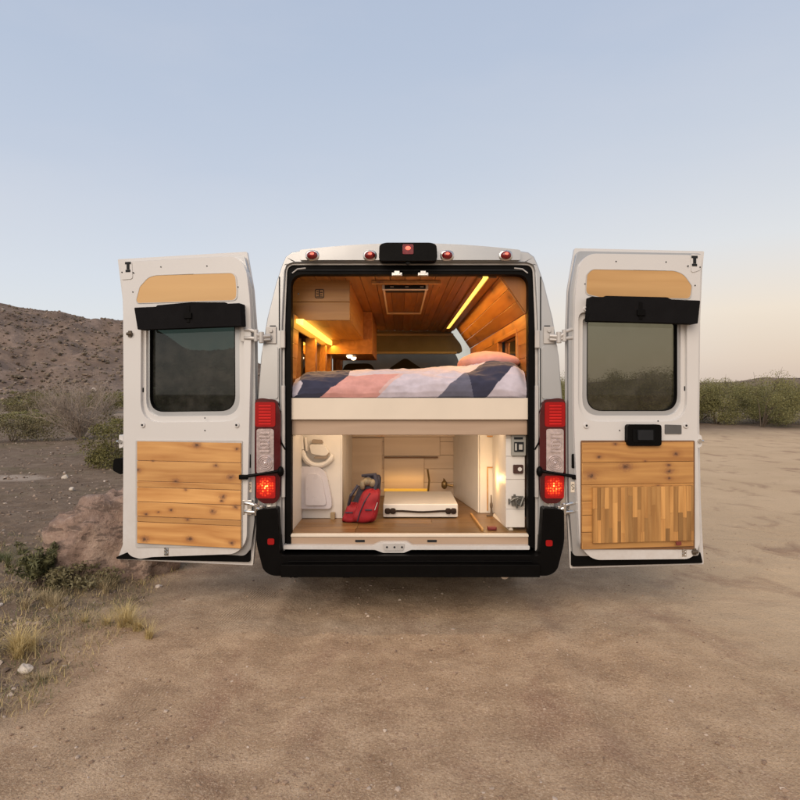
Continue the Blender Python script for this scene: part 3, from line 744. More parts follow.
for sx in (-1, 1):                      # grooves and striker plates on the pillars
    b = B(); b.box(min(sx*.872, sx*.880), max(sx*.872, sx*.880), -.0235, -.0195, 1.92, 2.28); b.box(min(sx*.872, sx*.878), max(sx*.872, sx*.878), -.0235, -.0195, .80, 1.80)
    b.box(min(sx*.90, sx*.94), max(sx*.90, sx*.94), -.0235, -.0195, 1.945, 1.953)
    b.build('pillar_groove', M['dark'], van)
    b = B(); b.box(min(sx*.835, sx*.868), max(sx*.835, sx*.868), -.040, -.0205, 1.80, 1.92); b.build('buffer_block', M['steel'], van, bevel=.006)
    b = B(); b.box(min(sx*.838, sx*.862), max(sx*.838, sx*.862), -.030, -.0005, .80, 1.55); b.build('inner_flange', M['steel'], van, bevel=.004)
    # light pressing below the hinge with rounded top
    b = B(); pp = rpoly([(sx*.885, 1.46), (sx*.885, 1.81), (sx*.985, 1.83), (sx*1.012, 1.46)], .02); b.slab(pp, -.03, -.019); b.build('pillar_pressing', M['silver'], van, bevel=.008, seg=3)

# roof fairing with marker lamps
fp = [(-.735, 2.385)]+[(x, 2.452+.045*(1-(x/.735)**2)) for x in np.linspace(-.735, .735, 21)]+[(.735, 2.385)]
b = B(); b.slab(rpoly(fp, .012, 3), -.055, .05); b.build('roof_fairing', M['silver'], van, bevel=.014, seg=3)
for px in (312.5, 370, 447, 505.5):
    x, z = V(px, 255.8, -.05)
    a = B(); a.ell((x, -.056, z), (.046, .012, .036), p=.8); mo = a.build('marker_lamp', M['chrome'], van)
    a = B(); a.ell((x, -.066, z), (.036, .022, .027)); a.build('lens', M['redlens'], mo)
    a = B(); a.ell((x+.002, -.084, z+.006), (.013, .006, .010), 12, 8); a.build('bulb_glow', M['e_mark'], mo)
x, z = V(408, 253.2, -.1)
a = B(); a.slab(rpoly([(x-.192, z-.055), (x-.187, z+.05), (x-.15, z+.064), (x+.15, z+.064), (x+.187, z+.05), (x+.192, z-.055)], .03), -.125, -.03); bl = a.build('brake_lamp', M['black'], van, bevel=.015, seg=3)
x2, z2 = V(408, 248.8, -.13)
a = B(); a.slab(rpoly([(x2-.036, z2-.035), (x2-.036, z2+.03), (x2+.036, z2+.03), (x2+.036, z2-.035)], .01), -.131, -.122); a.build('lens', M['redlens'], bl, bevel=.004)
a = B(); a.ell((x2, -.133, z2+.004), (.018, .006, .013), 14, 8); a.build('bulb_glow', M['e_mark'], bl)
a = B(); a.ell((x2, -.09, z-.062), (.018, .018, .014), 12, 8); a.build('camera_lens', M['dark'], bl)

# tail lamps
def tail(s):
    X = lambda v: s*v
    def rect(x0, x1, z0, z1, r=.01): 
        a_, b_ = min(X(x0), X(x1)), max(X(x0), X(x1)); return rpoly([(a_, z0), (a_, z1), (b_, z1), (b_, z0)], r)
    b = B(); pts = [(X(.868), .80), (X(.862), 1.0), (X(.862), 1.36), (X(.885), 1.452), (X(.99), 1.468), (X(1.032), 1.452), (X(1.034), 1.0), (X(1.022), .80), (X(.98), .765), (X(.90), .765)]
    b.slab(rpoly(pts, .02), -.058, .02); t_ = b.build('tail_lamp', M['dredlens'], van, bevel=.016, seg=3)
    b = B(); b.slab(rect(.895, 1.030, 1.275, 1.44, .02), -.064, -.05)
    bl_ = b.build('brake_lens', M['e_dim'], t_, bevel=.002)
    b = B()
    for k in range(7): b.box(min(X(.925), X(1.004)), max(X(.925), X(1.004)), -.068, -.0635, 1.292+k*.020, 1.297+k*.020)
    b.build('lens_ribs', M['e_rib'], t_)
    b = B(); b.slab(rect(.905, 1.020, .965, 1.262, .02), -.064, -.05)
    cx, cz = X(.963), 1.035
    for rr in (.05, .038, .026, .014): b.torus((cx, -.066, cz), rr, .004, nu=26, nv=6)
    b.ell((cx, -.064, cz), (.012, .012, .012), 12, 8)
    for k in range(6): b.box(min(X(.935), X(1.0)), max(X(.935), X(1.0)), -.071, -.06, 1.105+k*.024, 1.117+k*.024)
    b.torus((X(.97), -.066, 1.16), .03, .006, nu=20, nv=6)
    b.build('reverse_lens', M['clear'], t_, bevel=.002)
    b = B(); b.slab(rect(.895, 1.022, .80, .95, .015), -.064, -.05); b.build('running_lens', M['e_run'], t_, bevel=.003)
tail(-1); tail(1)

# bumper, step and sill
b = B(); b.slab(rpoly([(-1.01, .735), (-.872, .745), (-.856, .43), (.856, .43), (.872, .745), (1.01, .735), (1.012, .52), (.965, .335), (.91, .30), (-.91, .30), (-.965, .335), (-1.012, .52)], [.03, .02, .03, .03, .02, .03, .05, .05, .03, .03, .05, .05]), -.11, .14)
bump_ = b.build('bumper', M['black'], van, bevel=.022, seg=4)
b = B(); b.box(-.84, .84, -.16, -.105, .305, .385); b.box(-.80, .80, -.125, -.108, .395, .402); b.build('step_pad', M['black'], bump_, bevel=.012, seg=3)
for s in (-1, 1):
    x, z = V(271 if s < 0 else 549, 541.5 if s < 0 else 543, -.11)
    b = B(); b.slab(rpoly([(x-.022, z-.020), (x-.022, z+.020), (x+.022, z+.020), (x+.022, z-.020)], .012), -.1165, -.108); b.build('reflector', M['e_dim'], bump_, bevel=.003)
b = B(); 
for px, w in ((346, .05), (295, .03)):
    x, z = V(px, 572, -.05); b.box(x-w/2, x+w/2, -.03, .05, .262, .305)
b.tube([(V(295, 572, 0)[0], .0, .27), (V(293, 578, 0)[0]-.02, -.01, .262)], .008, 6)
b.build('tow_loop', M['black'], bump_, bevel=.004)
b = B(); x, z = V(504, 571, .0); b.tube([(x, .5, .30), (x, .1, .285), (x, -.03, .280)], .028, 18); b.build('exhaust_pipe', M['chrome'], van)
# threshold
def zz(py, D=-.03): return V(0, py, D)[1]
sill = [(V(284, 0, -.03)[0], zz(544.5)), (V(373, 0, -.03)[0], zz(545)), (V(381, 0, -.03)[0], zz(541.5)), (V(407, 0, -.03)[0], zz(541.5)), (V(413, 0, -.03)[0], zz(545)), (V(529, 0, -.03)[0], zz(545)),
        (V(529, 0, -.03)[0], zz(549)), (V(411, 0, -.03)[0], zz(549)), (V(404, 0, -.03)[0], zz(552)), (V(383, 0, -.03)[0], zz(552)), (V(375, 0, -.03)[0], zz(549)), (V(284, 0, -.03)[0], zz(548.5))]
b = B(); b.slab(rpoly(sill, .008, 3), -.05, .05); th = b.build('sill_lip', M['paint'], van, bevel=.006, seg=3)
x0, z0 = V(384, 543, -.04); x1, z1 = V(403, 550, -.04)
b = B(); b.slab(rpoly([(x0, z1), (x0-.01, z0), (x1+.01, z0), (x1, z1)], .01), -.058, -.048); st = b.build('latch_plate', M['steel'], th, bevel=.003)
b = B()
for k in range(3): b.tube([(x0+.02+k*.05, -.060, (z0+z1)/2), (x0+.02+k*.05, -.055, (z0+z1)/2)], .007, 10)
b.build('latch_bolt', M['dark'], st)
b = B(); b.box(-.81, .81, -.005, .03, .462, .528); b.build('sill_riser', M['railw'], van, bevel=.003)
for px in (360, 432): x, z = V(px, 541, -.005); b = B(); b.box(x-.032, x+.032, -.009, -.004, z-.008, z+.008); b.build('sill_socket', M['dark'], van, bevel=.002)
b = B(); b.box(-.815, .815, -.012, .035, .530, .549); b.build('floor_nosing', M['board'], van, bevel=.005)

# hinges and check straps
def hinge(s, z, mat, name='door_hinge'):
    b = B(); X = lambda v: s*v
    b.box(min(X(.895), X(.965)), max(X(.895), X(.965)), -.034, -.019, z-.055, z+.06)
    b.tube([(X(.93), -.036, z+.03), (X(.93), -.046, z+.03)], .013, 10); b.tube([(X(.935), -.036, z-.02), (X(.935), -.046, z-.02)], .013, 10)
    b.tube([(X(.93), -.05, z-.005), (X(.985), -.072, z-.012), (X(1.02), -.076, z+.004)], .016, 8)
    b.tube([(X(.93), -.05, z-.028), (X(.985), -.072, z-.034), (X(1.02), -.076, z-.02)], .011, 8)
    b.tube([(X(.985), -.074, z-.055), (X(.985), -.074, z+.02)], .017, 12)
    b.tube([(X(1.02), -.076, z-.045), (X(1.02), -.076, z+.035)], .015, 12)
    b.tube([(X(1.02), -.076, z+.02), (X(1.065), -.075, z+.035), (X(1.10), -.06, z+.035)], .013, 8)
    b.tube([(X(1.02), -.076, z-.025), (X(1.065), -.075, z-.02), (X(1.10), -.06, z-.02)], .013, 8)
    b.box(min(X(1.05), X(1.125)), max(X(1.05), X(1.125)), -.066, -.050, z-.045, z+.055)
    b.build(name, mat, van, bevel=.004)
for s in (-1, 1): hinge(s, 1.885, M['steel']); hinge(s, .735, M['chrome'])
for s in (-1, 1):
    b = B(); z = .965; b.tube([(s*.862, -.07, z+.02), (s*.92, -.085, z+.01), (s*1.11, -.085, z-.02)], [.012, .010, .012], 8); b.ell((s*.858, -.07, z+.015), (.022, .022, .035), 12, 8)
    b.box(min(s*1.07, s*1.13), max(s*1.07, s*1.13), -.095, -.075, z-.035, z-.005)
    b.tube([(s*.835, -.03, 1.12), (s*.86, -.04, 1.17), (s*.872, -.035, 1.25), (s*.870, -.02, 1.38)], .006, 6)
    b.build('check_strap', M['black'], van, bevel=.003)

# ------------------------------------------------------------ rear doors
class Door:
    def __init__(s, side, H, ang, label):
        s.side = side; s.H = Vector(H); a = R(ang)*(-1 if side < 0 else 1)   # local +x is roughly world +x
        s.ax = Vector((math.cos(a), math.sin(a))); s.label = label; s.a = a
    def uv(s, px, py, off=0.0):
        """picture spot on the door plane -> local (u, z); off = distance of that layer in front (-) of the plane"""
        r = (px-400)/608
        nrm = Vector((-s.ax.y, s.ax.x)); P0 = s.H+nrm*off
        # X = r*Y ; (X,Y) = P0 + u*ax
        u = (r*P0.y-P0.x)/(s.ax.x-r*s.ax.y); Yw = P0.y+u*s.ax.y
        return (u, 1.5-(py-393)/608*Yw)
    def P(s, pts, off=0.0): return [s.uv(x, y, off) for x, y in pts]
HLd = Door(-1, ((257-400)/608*4.05, 4.05), 10.9, 'left'); HRd = Door(1, ((566-400)/608*4.02, 4.02), 6.6, 'right')

def build_door(D, cfg, label):
    off = -.03
    skin = rpoly(D.P(cfg['skin'], .045), cfg.get('skr', .012), 4)
    inner = rpoly(D.P(cfg['inner'], off), cfg['ir'], 6)
    gl = rpoly(D.P(cfg['glass'], .02), [.02, .02, .11, .11], 8)
    rec = rpoly(D.P(cfg['recess'], off), [.05, .05, .15, .15], 8)
    gl2 = rpoly(D.P(cfg['glass2'], .0), [.03, .03, .12, .12], 8)
    hx, hy = D.H.x-VX, D.H.y-VY
    b = B(); b.slab(skin, .036, .056, [gl]); door = b.build('rear_door', M['paint'], van, bevel=.007, seg=3, loc=(hx, hy, 0), rot=(0, 0, D.a)); tag(door, label=label)
    b = B(); b.slab(inner, off, .030, [rec]); b.build('inner_panel', M['paint'], door, bevel=.013, seg=4)
    b = B(); b.slab(rpoly(D.P(cfg['rim'], .0), .03, 5), .0, .0355, [rpoly(D.P(cfg['recess'], .0), .1, 8)]); b.build('door_rim', M['silver'], door, bevel=.006)
    b = B(); b.slab(rpoly(D.P(cfg['recess'], -.005), [.05, .05, .15, .15], 8), -.004, .031, [gl2]); b.build('window_surround', M['paint'], door, bevel=.012, seg=4)
    g2o = rpoly(D.P(cfg['glass2'], -.01), [.03, .03, .12, .12], 8)
    b = B(); b.slab(gl2, .012, .034, [gl]); b.build('window_gasket', M['silver'], door, bevel=.006)
    k = [(x*.0+x, z) for x, z in gl]; cx = sum(p[0] for p in gl)/len(gl); cz = sum(p[1] for p in gl)/len(gl)
    gi = [(cx+(x-cx)*.985, cz+(z-cz)*.985) for x, z in gl]; go = [(cx+(x-cx)*.999, cz+(z-cz)*.999) for x, z in gl]
    b = B(); b.slab(go, .010, .05, [gi]); b.build('window_rubber', M['rubber'], door)
    b = B(); b.slab([(cx+(x-cx)*.986, cz+(z-cz)*.986) for x, z in gl], .040, .044); b.build('window_glass', cfg['gmat'], door)
    b = B(); b.slab(rpoly(D.P(cfg['seal'], .03), .012, 3), .014, .0362); b.build('bottom_seal', M['rubber'], door, bevel=.006)
    # upper inset of plywood
    up = rpoly(D.P(cfg['upper'], off-.002), cfg['ur'], 6); cx = sum(p[0] for p in up)/len(up); cz = sum(p[1] for p in up)/len(up)
    b = B(); b.slab([(cx+(x-cx)*1.018, cz+(z-cz)*1.045) for x, z in up], off-.004, off+.002, [up]); b.build('inset_edge', M['steel'], door, bevel=.0015)
    b = B(); b.slab(up, off-.0022, off+.001); b.build('plywood_inset', cfg['ply'], door)
    # rolled blackout shade
    sh_ = D.P(cfg['shade'], -.085)
    b = B(); b.slab(rpoly(sh_, .008, 3), -.105, off-.004); b.slab(rpoly(D.P(cfg['shade_flap'], -.06), .01, 4), -.05, off-.006)
    so = b.build('window_shade', M['cloth_black'], door, bevel=.014, seg=3)
    b = B(); (sx, sz) = D.uv(*cfg['buckle'], -.11); b.box(sx-.012, sx+.012, -.110, -.1, sz-.055, sz+.06); b.box(sx-.028, sx+.028, -.118, -.105, sz-.03, sz+.008); b.build('shade_buckle', M['rubber'], so, bevel=.003)
    # bolts
    for px, py, r in cfg['bolts']:
        b = B(); u, z = D.uv(px, py, off); b.tube([(u, off-.010, z), (u, off-.001, z)], [r*.8, r], 14); b.tube([(u, off-.0118, z), (u, off-.0095, z)], r*.38, 10, mi=1); b.build('buffer_stop', [M['paint'], M['dark']], door)
    for px, py in cfg['dots']:
        b = B(); u, z = D.uv(px, py, off); b.tube([(u, off-.003, z), (u, off+.001, z)], .0045, 8); b.build('screw_hole', M['dark'], door)
    # corner plate with latch opening
    b = B(); b.slab(rpoly(D.P(cfg['corner'], off), .02, 5), off-.005, off+.001); cp = b.build('corner_plate', M['paint'], door, bevel=.003)
    u, z = D.uv(*cfg['tee'], off); b = B(); b.box(u-.022, u+.022, off-.0075, off-.004, z+.018, z+.034); b.box(u-.010, u+.012, off-.0075, off-.004, z-.018, z+.018); b.box(u-.018, u+.018, off-.0075, off-.004, z-.036, z-.020)
    b.build('latch_slot', M['dark'], cp)
    for du, dz in ((-.046, -.036), (.04, -.042)): b = B(); b.tube([(u+du, off-.0075, z+dz), (u+du, off-.004, z+dz)], .005, 8); b.build('rivet', M['dark'], cp)
    # striker pin on the free edge
    u, z = D.uv(*cfg['pin'], off); d = D.side
    b = B(); b.slab(rpoly([(u-.014, z-.05), (u-.014, z+.05), (u+.02, z+.035), (u+.02, z-.035)], .012), off-.002, .035); pb = b.build('latch_bracket', M['paint'], door, bevel=.004)
    b = B(); b.tube([(u-.006*d, off-.006, z), (u+.030*d, off-.004, z)], .008, 10); b.tube([(u, off-.014, z), (u, off-.001, z)], .014, 12); b.build('latch_pin', M['chrome'], pb)
    u, z = D.uv(*cfg['edge'], off); b = B(); b.box(u-.012, u+.012, off-.012, off, z-.022, z+.022); b.tube([(u-.02, off-.012, z), (u+.02, off-.012, z)], .012, 8); b.build('edge_latch', simple('brown_latch', (.10, .075, .05), .5, metal=.4), door, bevel=.003)
    u, z = D.uv(*cfg['vent'], off+.03); b = B(); b.box(u-.006, u+.006, -.009, .0, z-.016, z+.016); b.build('drain_plug', M['rubber'], door, bevel=.003)
    u, z = D.uv(*cfg['clip'], off); b = B(); b.torus((u, off-.006, z+.010), .010, .0035, nu=16, nv=6); b.torus((u, off-.006, z-.012), .010, .0035, nu=16, nv=6); b.box(u-.016, u+.016, off-.003, off, z-.03, z+.028); b.build('latch_clip', M['chrome'], door)
    # hinge side: rubber buffer slot and stamped plate
    u, z = D.uv(*cfg['slot'], .0); b = B(); b.slab(rpoly([(u-.010, z-.048), (u-.010, z+.048), (u+.010, z+.048), (u+.010, z-.048)], .01), -.006, .001); b.build('rubber_buffer', M['rubber'], door)
    u, z = D.uv(*cfg['plate'], .0); b = B(); b.box(u-.013, u+.013, -.004, .001, z-.035, z+.035); pl = b.build('stamped_plate', M['board'], door)
    pts = [(u+.008*math.cos(a), -.0055, z+.010+.008*math.sin(a)) for a in np.linspace(.3, 4.4, 9)]+[(u+.008*math.cos(a), -.0055, z-.006+.008*math.sin(a)) for a in np.linspace(1.6, -2.6, 9)]
    b = B(); b.tube(pts, .0018, 6); b.build('stamped_mark', M['dark'], pl)
    return door

# cedar with the knots where the photograph has them
def knots(D, lst): 
    out = []
    for px, py, r in lst:
        u, z = D.uv(px, py, -.045); out.append((u, z, r))
    return out
KL = knots(HLd, [(197, 445, .014), (216, 465.5, .010), (231, 477, .014), (176, 481, .012), (138, 470, .012), (186, 490, .007), (223, 497, .013), (237, 449, .008), (153, 461, .005), (171, 510, .009), (146, 514, .009), (158.5, 512, .006), (213, 511.5, .012), (187.5, 519.5, .008), (236, 507, .010), (145, 539, .016), (190, 539, .013), (232, 543, .012), (222, 501, .008)])
KR = knots(HRd, [(615, 444, .008), (676, 454, .012), (599, 457, .009), (626, 466.5, .020), (591, 476, .018), (668.5, 465, .010), (669, 471, .015), (669, 478, .008), (645, 461, .005), (658, 486, .007)])
M['cedarL'] = wood('knotty_cedar', (.68, .37, .125), (.42, .185, .05), 0, .5, knots=KL, islandvar=.26, fine=1.15)
M['cedarR'] = wood('knotty_cedar_dark', (.61, .325, .10), (.36, .16, .045), 0, .5, knots=KR, islandvar=.18, fine=1.15)
M['plyL'] = wood('plywood_plain', (.60, .375, .16), (.52, .305, .12), 0, .45, fine=.35, islandvar=0)
M['plyR'] = wood('plywood_figured', (.58, .35, .145), (.43, .24, .085), 0, .45, fine=.5, islandvar=0)
dotsL = [(161, 267), (207, 266), (133, 292), (238, 287), (205, 418)]
cfgL = dict(skin=[(118, 559), (123.5, 545), (124.5, 430), (124.5, 340), (123.5, 300), (118.5, 259.5), (247.5, 252), (254, 290), (257, 330), (257.8, 420), (257.5, 520), (253.5, 565)], skr=.01,
    inner=[(123, 545), (123.5, 400), (123, 300), (121.5, 262), (236, 256), (246, 268), (250, 300), (251, 340), (249, 430), (246.5, 542), (236, 554), (152, 557), (140, 559), (130, 556)], ir=[.03, 0, 0, .03, .12, .06, .1, .1, 0, .07, .07, .02, .02, .03],
    rim=[(124.5, 548), (125, 300), (121, 262), (244, 255), (252, 290), (254.5, 330), (255.5, 430), (254.5, 520), (251, 548), (245, 556)],
    glass=[(150.5, 326), (235.5, 324), (236, 411), (150.5, 412)], glass2=[(146.5, 323), (239.5, 321), (240, 415.5), (146.5, 416.5)],
    recess=[(141, 318), (243.5, 314), (244, 421.5), (140.5, 422.5)], gmat=M['glassL'],
    seal=[(117.5, 556.5), (128, 552), (240, 551), (245.5, 538), (251, 538), (250.5, 561.5), (118, 558.5)],
    upper=[(136.5, 300), (140, 287), (148.5, 277.5), (156, 275.5), (235, 273), (236.5, 290), (236, 300), (138, 303)], ur=[.02, .01, .03, .02, .045, 0, .04, .02], ply=M['plyL'],
    shade=[(139.5, 330), (136, 308), (241.5, 303.5), (242.5, 326)], shade_flap=[(150, 316), (156, 305), (190, 302), (225, 302), (234, 312)], buckle=(188, 314),
    bolts=[(143, 425, .020), (237, 425, .020)], dots=dotsL+[(205, 430.5)], corner=[(121.5, 280), (121.5, 262), (132, 261), (133, 279)], tee=(128.5, 267),
    pin=(121, 441.5), edge=(130.5, 334), vent=(143.5, 390), clip=(166.5, 551), slot=(249.5, 461), plate=(250, 487))
dl = build_door(HLd, cfgL, 'left rear door with horizontal cedar boards below the window')
cfgR = dict(skin=[(569.5, 568), (566, 500), (565.5, 430), (565.5, 330), (567, 290), (574, 248.5), (703.5, 251.5), (701.5, 270), (699.5, 320), (698.5, 420), (700, 500), (703, 564)], skr=.01,
    inner=[(580, 546), (576, 470), (574, 420), (574, 340), (575.5, 290), (580, 262), (590, 253.5), (692, 255), (701, 262), (699, 330), (697.5, 430), (700, 545), (692, 559), (592, 560)], ir=[.05, 0, .1, .1, .1, .06, .08, .05, .03, 0, 0, .04, .07, .07],
    rim=[(573, 556), (569, 500), (568.5, 430), (568.5, 330), (570, 290), (577, 251), (702, 253.5), (699.5, 300), (697.5, 430), (699.5, 556)],
    glass=[(586.5, 321), (676.5, 323), (676.5, 411), (586, 411)], glass2=[(582.5, 318), (680.5, 320), (680.5, 415.5), (582, 415.5)],
    recess=[(578.5, 312), (687, 314), (687, 421.5), (578, 421.5)], gmat=M['glassR'],
    seal=[(571, 566), (571, 540), (578, 540), (584, 552), (590, 557), (684, 557), (699, 551), (701.5, 562.5)],
    upper=[(586, 294), (587, 275), (592, 269.5), (675, 271), (684, 275), (691.5, 286), (690, 298.5), (600, 297)], ur=[.03, .01, .04, .03, .03, .01, .03, 0], ply=M['plyR'],
    shade=[(588, 321), (589.5, 297), (698.5, 301), (696, 324)], shade_flap=[(600, 300), (606, 295.5), (668, 297), (680, 303)], buckle=(641, 311),
    bolts=[(586, 425.5, .020), (685.5, 425.5, .020), (585.5, 309, .018)], dots=[(616, 261.5), (666, 262), (585, 284), (695, 285.5), (619.5, 430.5), (658, 421)], corner=[(691, 273), (690, 254), (702, 255), (700.5, 270)], tee=(694, 261),
    pin=(699, 441), edge=(694, 551.5), vent=(684.5, 388.5), clip=(684, 552), slot=(573, 461), plate=(572.5, 487))
dr = build_door(HRd, cfgR, 'right rear door with black handle and a vertical strip wood panel')

# lower wood panels: every board an island of one mesh
def board_panel(D, xs, ys, mat, door, name, y0=-.047, y1=-.031, gap=.0012, bev=.003):
    b = B()
    for (a0, a1) in ys:
        p = D.P([(xs[0], a1), (xs[0], a0), (xs[1], a0), (xs[1], a1)], -.045)
        # straight boards: mean height of both ends
        zb = (p[0][1]+p[3][1])/2; zt = (p[1][1]+p[2][1])/2
        b.box(p[0][0], p[3][0], y0, y1, zb+gap, zt-gap)
    return b.build(name, mat, door, bevel=bev)
ysL = [442, 461.7, 482.5, 488.5, 503.5, 518.2, 523.8, 546]
bp = board_panel(HLd, (137, 241), list(zip(ysL[:-1], ysL[1:])), M['cedarL'], dl, 'cedar_panel')
q = HLd.P([(135.6, 547.5), (135.6, 440.5), (242.4, 440.5), (242.4, 547.5)], -.035)
b = B(); b.slab(rpoly(q, .01), -.036, -.029); b.build('panel_edge', M['steel'], dl, bevel=.002)
q = HRd.P([(580.8, 549.5), (580.8, 440.5), (694.8, 440.5), (694.8, 549.5)], -.035)
b = B(); b.slab(rpoly(q, .012), -.036, -.029); b.build('panel_edge', simple('dark_wood_edge', (.16, .075, .03), .5), dr, bevel=.002)
board_panel(HRd, (582, 693.5), [(442, 462), (462, 484), (484, 500), (500, 514), (514, 531), (531, 548)], M['cedarR'], dr, 'cedar_panel')
# fold-down table of glued strips
t = wood('strip_wood', (.62, .33, .105), (.36, .165, .045), 2, .42, islandvar=.55, fine=1.3, coat=.15); M['strip'] = t
b = B(); p0 = HRd.uv(592.5, 543, -.06); p1 = HRd.uv(693, 485.5, -.06); rg = random.Random(12)
x = p0[0]; zt, zb = p1[1], p0[1]
while x < p1[0]-.004:
    w = min(rg.uniform(.022, .036), p1[0]-x); cuts = [zb]; 
    if rg.random() < .85: cuts.append(zb+(zt-zb)*rg.uniform(.15, .85))
    cuts.append(zt)
    for c0, c1 in zip(cuts[:-1], cuts[1:]): b.box(x+.0002, x+w-.0002, -.070, -.0475, c0+.0002, c1-.0002)
    x += w
tb = b.build('folding_table', M['strip'], dr, bevel=.0006, seg=1)
b = B(); u, z = HRd.uv(678, 543.5, -.07); b.box(u-.018, u+.018, -.082, -.071, z-.010, z+.014); b.build('table_catch', simple('red_brown_catch', (.16, .03, .02), .5), tb, bevel=.002)
# inside handle and vent plate
p = HRd.P([(627.5, 446), (627.5, 424.5), (661.5, 424.5), (661.5, 446)], -.07)
b = B(); b.slab(rpoly(p, .022), -.072, -.030); hd = b.build('inner_handle', M['black'], dr, bevel=.008, seg=3)
p = HRd.P([(633, 442), (633, 429), (655, 429), (655, 442)], -.075)
b = B(); b.slab(rpoly(p, .008), -.076, -.0705); b.build('handle_recess', simple('handle_recess_black', (.004, .004, .004), .5), hd, bevel=.003)
p = HRd.P([(638, 440), (638, 430), (653, 430), (653, 440)], -.085)
b = B(); b.slab(rpoly(p, .006), -.090, -.075); b.build('handle_lever', M['dark'], hd, bevel=.004)
p = HRd.P([(665, 434), (665, 424.5), (681.5, 425), (681.5, 434)], -.035)
b = B(); b.slab(rpoly(p, .006), -.036, -.029); b.build('cover_plate', simple('grey_cover', (.085, .082, .08), .5), dr, bevel=.002)
# dark bump stop behind the left door
u, z = HLd.uv(117.5, 466, .02); b = B(); b.slab(rpoly([(u-.028, z-.03), (u-.02, z+.05), (u+.04, z+.06), (u+.04, z-.06)], .015), .005, .035); b.build('bump_stop', M['rubber'], dl, bevel=.008)

# ------------------------------------------------------------ van interior
FZ = .551
b = B(); rg = random.Random(2)
y = .036
while y < 3.5:
    x = -.90-rg.random()*.6
    while x < .90:
        L = 1.1; x1 = min(.90, x+L); xa = max(-.90, x)
        if x1 > xa+.01: b.box(xa+.0008, x1-.0008, y+.0008, y+.149, FZ-.03, FZ)
        x += L
    y += .15
b.build('floor', M['floorw'], van, bevel=.0012, seg=1)
b = B(); b.box(-.9, .9, 3.52, 5.2, .50, .53); b.build('cab_floor', M['greyp'], van)
# ceiling planks running front to back
b = B(); x = -.87
while x < .60:
    b.box(x+.0012, min(.625, x+.105)-.0012, .05, 3.75, 2.302, 2.315); x += .105
b.build('ceiling_planks', M['ceil'], van, bevel=.003)
b = B(); b.box(-.88, .64, .05, 3.80, 2.318, 2.335); b.build('ceiling_board', M['ceil'], van)
# sloping side linings (upper) and wall planks
def wallface(s, xa, za, xb, zb, D0, D1, mat, nb, name, holes=None):
    """planks running front to back on a plane leaning from (xa,za) to (xb,zb)"""
    b = B()
    for k in range(nb):
        t0, t1 = k/nb, (k+1)/nb
        p = [(xa+(xb-xa)*t, za+(zb-za)*t) for t in (t0, t1)]
        segs = [(D0, D1)]
        if holes:
            for (h0, h1, k0, k1) in holes:
                if k0 <= k <= k1: segs = [q for (c0, c1) in segs for q in ((c0, min(c1, h0)), (max(c0, h1), c1)) if q[1]-q[0] > .02]
        dx, dz = p[1][0]-p[0][0], p[1][1]-p[0][1]; L = math.hypot(dx, dz); nx_, nz_ = dz/L*.012*s, -dx/L*.012*s
        ex, ez = dx/L*.0012, dz/L*.0012
        for c0, c1 in segs:
            q = [(p[0][0]+ex, p[0][1]+ez), (p[1][0]-ex, p[1][1]-ez)]
            b.hexa([(q[0][0], c0, q[0][1]), (q[0][0], c1, q[0][1]), (q[0][0]+nx_, c1, q[0][1]+nz_), (q[0][0]+nx_, c0, q[0][1]+nz_)],
                   [(q[1][0], c0, q[1][1]), (q[1][0], c1, q[1][1]), (q[1][0]+nx_, c1, q[1][1]+nz_), (q[1][0]+nx_, c0, q[1][1]+nz_)])
    return b.build(name, mat, van, bevel=.002)
wallface(1, .628, 2.305, .80, 2.05, .08, 3.35, M['wallw'], 3, 'side_lining')
wallface(1, .805, 2.045, .845, 1.35, .08, 3.35, M['wallw'], 7, 'wall_lining', [(.42, 1.25, 1, 3)])
wallface(-1, -.665, 2.305, -.80, 2.05, .265, 3.75, M['wallw'], 3, 'side_lining')
wallface(-1, -.805, 2.045, -.845, 1.35, .08, 3.75, M['cabside'], 7, 'wall_lining', [(.30, 1.55, 1, 4), (2.0, 2.9, 1, 3)])
b = B(); b.box(.846, .850, .36, 1.32, 1.60, 1.98); b.build('bunk_window', M['glassD'], van)
b = B()
for a0, a1, c0, c1 in ((.385, 1.285, 1.945, 1.975), (.385, 1.285, 1.625, 1.655), (.385, .415, 1.657, 1.943), (1.255, 1.285, 1.657, 1.943)): b.box(.79, .835, a0, a1, c0, c1)
b.build('window_frame', M['cabside'], van, bevel=.003)
b = B(); b.box(-.860, -.856, .28, 1.57, 1.55, 1.98); b.box(-.860, -.856, 1.98, 2.92, 1.60, 1.98); b.build('bunk_window', M['glassD'], van)
for yy in (.86, 1.56, 2.0, 2.9): b = B(); b.box(-.84, -.76, yy, yy+.11, 1.50, 1.95); b.build('wall_post', M['cabside'], van, bevel=.004)
tr_in = [(.625, 2.30), (.797, 2.045), (.803, 1.47)]
for s in (1,):
    b = B(); b.slab(rpoly([(s*x_, z_) for x_, z_ in tr_in]+[(s*.86, 1.47), (s*.86, 2.34), (s*.60, 2.34), (s*.60, 2.3005)], 0), .062, .078); b.build('corner_trim', M['trimw'], van, bevel=.002)
